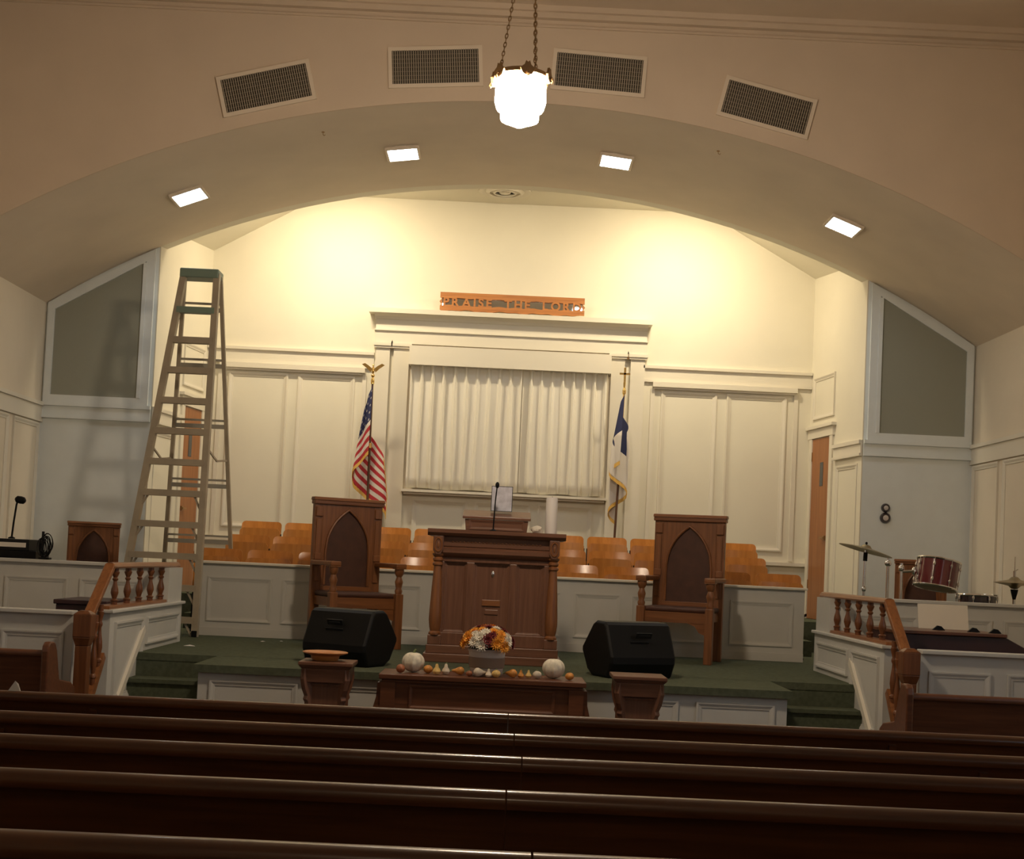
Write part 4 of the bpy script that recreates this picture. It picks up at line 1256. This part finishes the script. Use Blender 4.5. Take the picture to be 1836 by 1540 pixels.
# dark instrument case in the right wing, sloping down on its right
t = thing('instrument_case', 'dark maroon instrument case with a sloping right side behind the right wing wall', 'case', (3.55, 10.9, 0))
G().prism([(-.55, 0), (.62, 0), (.62, 1.0), (.30, 1.16), (-.55, 1.16)], -.32, .38, 'y').build('body', 'maroon', t, bev=.006)
G().prism([(-.57, 1.16), (.30, 1.16), (.30, 1.185), (-.57, 1.185)], -.35, .40, 'y').build('lid', 'table', t, bev=.004)
t = thing('music_sheet', 'pale sheet of music leaning upright on the dark instrument case', 'paper', (3.53, 11.1, 1.186))
G(Rot(R(-14), 'X')).box((-.19, 0, 0), (.21, .006, .20)).build('sheet', 'tape', t)
for i, (x, y) in enumerate(((3.42, 10.85), (3.66, 10.75), (3.80, 10.68))):
    t = thing('sheet_clip', ['leftmost small black clip on the instrument case', 'middle small black clip on the instrument case', 'rightmost small black clip at the case edge'][i], 'clip', (x, y, 1.186), group='clips on the instrument case')
    G().prism([(-.05, 0), (.05, 0), (.02, .03), (-.01, .035)], -.012, .012, 'y').build('body', 'black', t, bev=.002)
# left wing: dark organ, black mixer boxes, microphone, cable bunch
t = thing('organ_console', 'low dark brown organ console behind the left front wall', 'organ', (-3.22, 11.1, 0))
G().box((-.19, -.32, 0), (.19, .32, 1.08)).build('body', 'maroon', t, bev=.006)
G().box((-.205, -.34, 1.08), (.205, .34, 1.115)).build('lid', 'maroon', t, bev=.006)
t = thing('mixer_rack', 'black stepped mixer rack behind the left rear wall', 'mixer', (-4.45, 12.35, .72))
G().box((-.40, -.18, 0), (.40, .18, .74)).build('lower_unit', 'black', t, bev=.006)
G().box((-.40, -.17, .74), (.335, .17, .84)).build('upper_unit', 'blackg', t, bev=.006)
G().box((-.38, -.178, .77), (.31, -.17, .81)).build('control_strip', 'chrome', t)
t = thing('desk_microphone', 'black gooseneck microphone rising from the mixer at the left edge', 'microphone', (-4.33, 12.35, 1.561))
G().lathe([(.03, 0), (.03, .01), (.01, .02)], 12).build('base', 'black', t, True)
G().tube([(0, 0, .01), (.01, 0, .15), (.025, 0, .30), (.035, 0, .34)], .009, 8).build('neck', 'black', t, True)
G(T(.06, 0, .345) @ Rot(R(100), 'Y')).lathe([(.012, -.05), (.03, -.035), (.034, .0), (.03, .03), (.012, .045)], 12).build('mic_head', 'black', t, True)
t = thing('cable_bunch', 'tangled bunch of black cables on a small stand by the mixer', 'cables', (-3.93, 12.04, 1.396))
G().box((-.04, -.04, 0), (.05, .04, .018)).build('foot', 'black', t, bev=.004)
G().tube([(-.02, 0, .01), (-.022, 0, .24)], .012, 8).build('post', 'black', t, True)
g = G()
for i in range(11):
    c = Vector((-.01 + random.uniform(-.02, .03), random.uniform(-.01, .01), .125 + random.uniform(-.02, .02)))
    rx, rz = random.uniform(.02, .055), random.uniform(.07, .11)
    a0 = random.uniform(0, 6)
    g.tube([c + Vector((rx * math.cos(a), .012 * math.sin(2 * a + a0), rz * math.sin(a))) for a in [2 * math.pi * k / 18 for k in range(18)]], .004, 5, True)
g.build('cable_coil', 'black', t, True)

# ------------------------------------------------------------------ pews
def pew(x0, x1, y, zf, label, group, ends=(True, True), tall=0.0, supports=(), wd='pew'):
    # back panel faces the camera; the seat is on the far side
    t = thing('pew', label, 'pew', (0, y, zf), 0, group)
    H = .86
    g = G()
    g.add([], [])
    prof = [(-.02, .40), (.0, .42), (.035, H - .05), (.015, H - .05), (-.045, .40)]
    m = lambda yy, zz: (yy, zz)
    # leaning back board: bottom further away from the camera
    G().prism([(.10, .25), (.125, .25), (.03, H - .03), (.005, H - .03)], x0, x1, 'x').build('back_board', wd, t)
    # rounded top rail with a lip
    pr = [(-.022, H - .038), (-.026, H - .022), (-.020, H - .008), (-.006, H), (.018, H), (.034, H - .008), (.040, H - .022), (.036, H - .04)]
    G().prism(pr, x0, x1, 'x').build('top_rail', wd, t, True)
    G().box((x0, .10, .42), (x1, .55, .45)).build('seat', wd, t)
    G().box((x0, .10, .20), (x1, .125, .42)).build('seat_apron', wd, t)
    for s, on in zip((0, 1), ends):
        if not on: continue
        a, b = ((x0 - .045, x0) if s == 0 else (x1, x1 + .045))
        T_ = H + tall
        p = [(-.05, 0), (.56, 0), (.56, .50), (.54, .58), (.46, .62), (.20, .66), (.12, T_ - .06), (.08, T_ - .01), (.04, T_), (-.02, T_), (-.055, T_ - .02), (-.065, T_ - .06)]
        G().prism(p, a, b, 'x').build('end_panel', wd, t, bev=.01)
    for xs_ in supports:
        G().box((xs_ - .018, .06, 0), (xs_ + .018, .54, .42)).build('support', wd, t)
        G().bar((xs_, .072, .30), (xs_, .008, H - .06), .03, .02, (0, 1, 0)).build('back_brace', wd, t)
    return t
PY = [5.96, 4.84, 3.98, 3.14, 2.28]
ORD = ['first (farthest)', 'second', 'third', 'fourth', 'fifth (nearest)']
for k, y in enumerate(PY):
    zt = [.921, .974, 1.015, 1.056, 1.097][k]
    xj = .06 + .012 * (k % 3) if k != 3 else .035
    for s, nm in ((-1, 'left'), (1, 'right')):
        x0, x1 = (-3.9, xj - .002) if s < 0 else (xj + .002, 3.9)
        pew(x0, x1, y, zt - .86, 'dark glossy wooden pew, %s half of the %s row from the table' % (nm, ORD[k]), 'rows of dark pews', (s < 0, s > 0), .05, ((x0 + .9, x0 + 2.2) if s < 0 else (x1 - .9, x1 - 2.2)))
pew(-4.6, -2.90, 9.0, 0, 'short side pew at the far left before the wing wall', 'short side pews', (True, True), .055, (), 'table')
pew(2.60, 4.6, 8.75, 0, 'short side pew at the far right before the wing wall', 'short side pews', (True, True), .055, (), 'table')
t = thing('paper_scrap', 'cream paper scrap standing on the first pew rail at the far left', 'paper', (-2.04, 5.97, .9215))
G().add([(-.025, -.01, 0), (.026, -.008, 0), (.02, .014, 0), (-.02, .012, 0), (.0, .0, .042), (.014, .002, .03)], [(3, 2, 1, 0), (0, 1, 4), (1, 5, 4), (1, 2, 5), (2, 3, 4), (2, 4, 5), (3, 0, 4)]).build('folded_paper', 'tape', t)
# crumbs of plaster on the platform carpet
for i, (x, y, lab) in enumerate(((-2.62, 11.95, 'largest'), (-2.17, 12.95, 'middle'), (-2.02, 13.1, 'rightmost'))):
    t = thing('plaster_flake', '%s white plaster flake on the green carpet near the ladder' % lab, 'debris', (x, y, .72), i, 'plaster flakes on the carpet')
    s = (.05, .028, .022)[i]
    G().add([(-s, -s * .5, 0), (s, -s * .4, 0), (s * .7, s * .6, 0), (-s * .6, s * .5, 0), (0, 0, s * .2)], [(3, 2, 1, 0), (0, 1, 4), (1, 2, 4), (2, 3, 4), (3, 0, 4)]).build('flake', 'candle', t)

# small hooks left in the soffit
for x, y, lb in ((-1.86, 12.95, 'small metal hook in the soffit left of the lamp'), (1.86, 12.95, 'small metal hook in the soffit right of the lamp')):
    t = thing('soffit_hook', lb, 'hook', (x, y, arc(x)), group='hooks in the arch soffit')
    G().lathe([(.016, 0), (.016, -.006), (.006, -.01)], 10).build('hook_plate', 'bronze', t, True)
    G().tube([(0, 0, -.006), (0, 0, -.025), (.012, 0, -.036), (.022, 0, -.026)], .0035, 6).build('hook_wire', 'bronze', t, True)
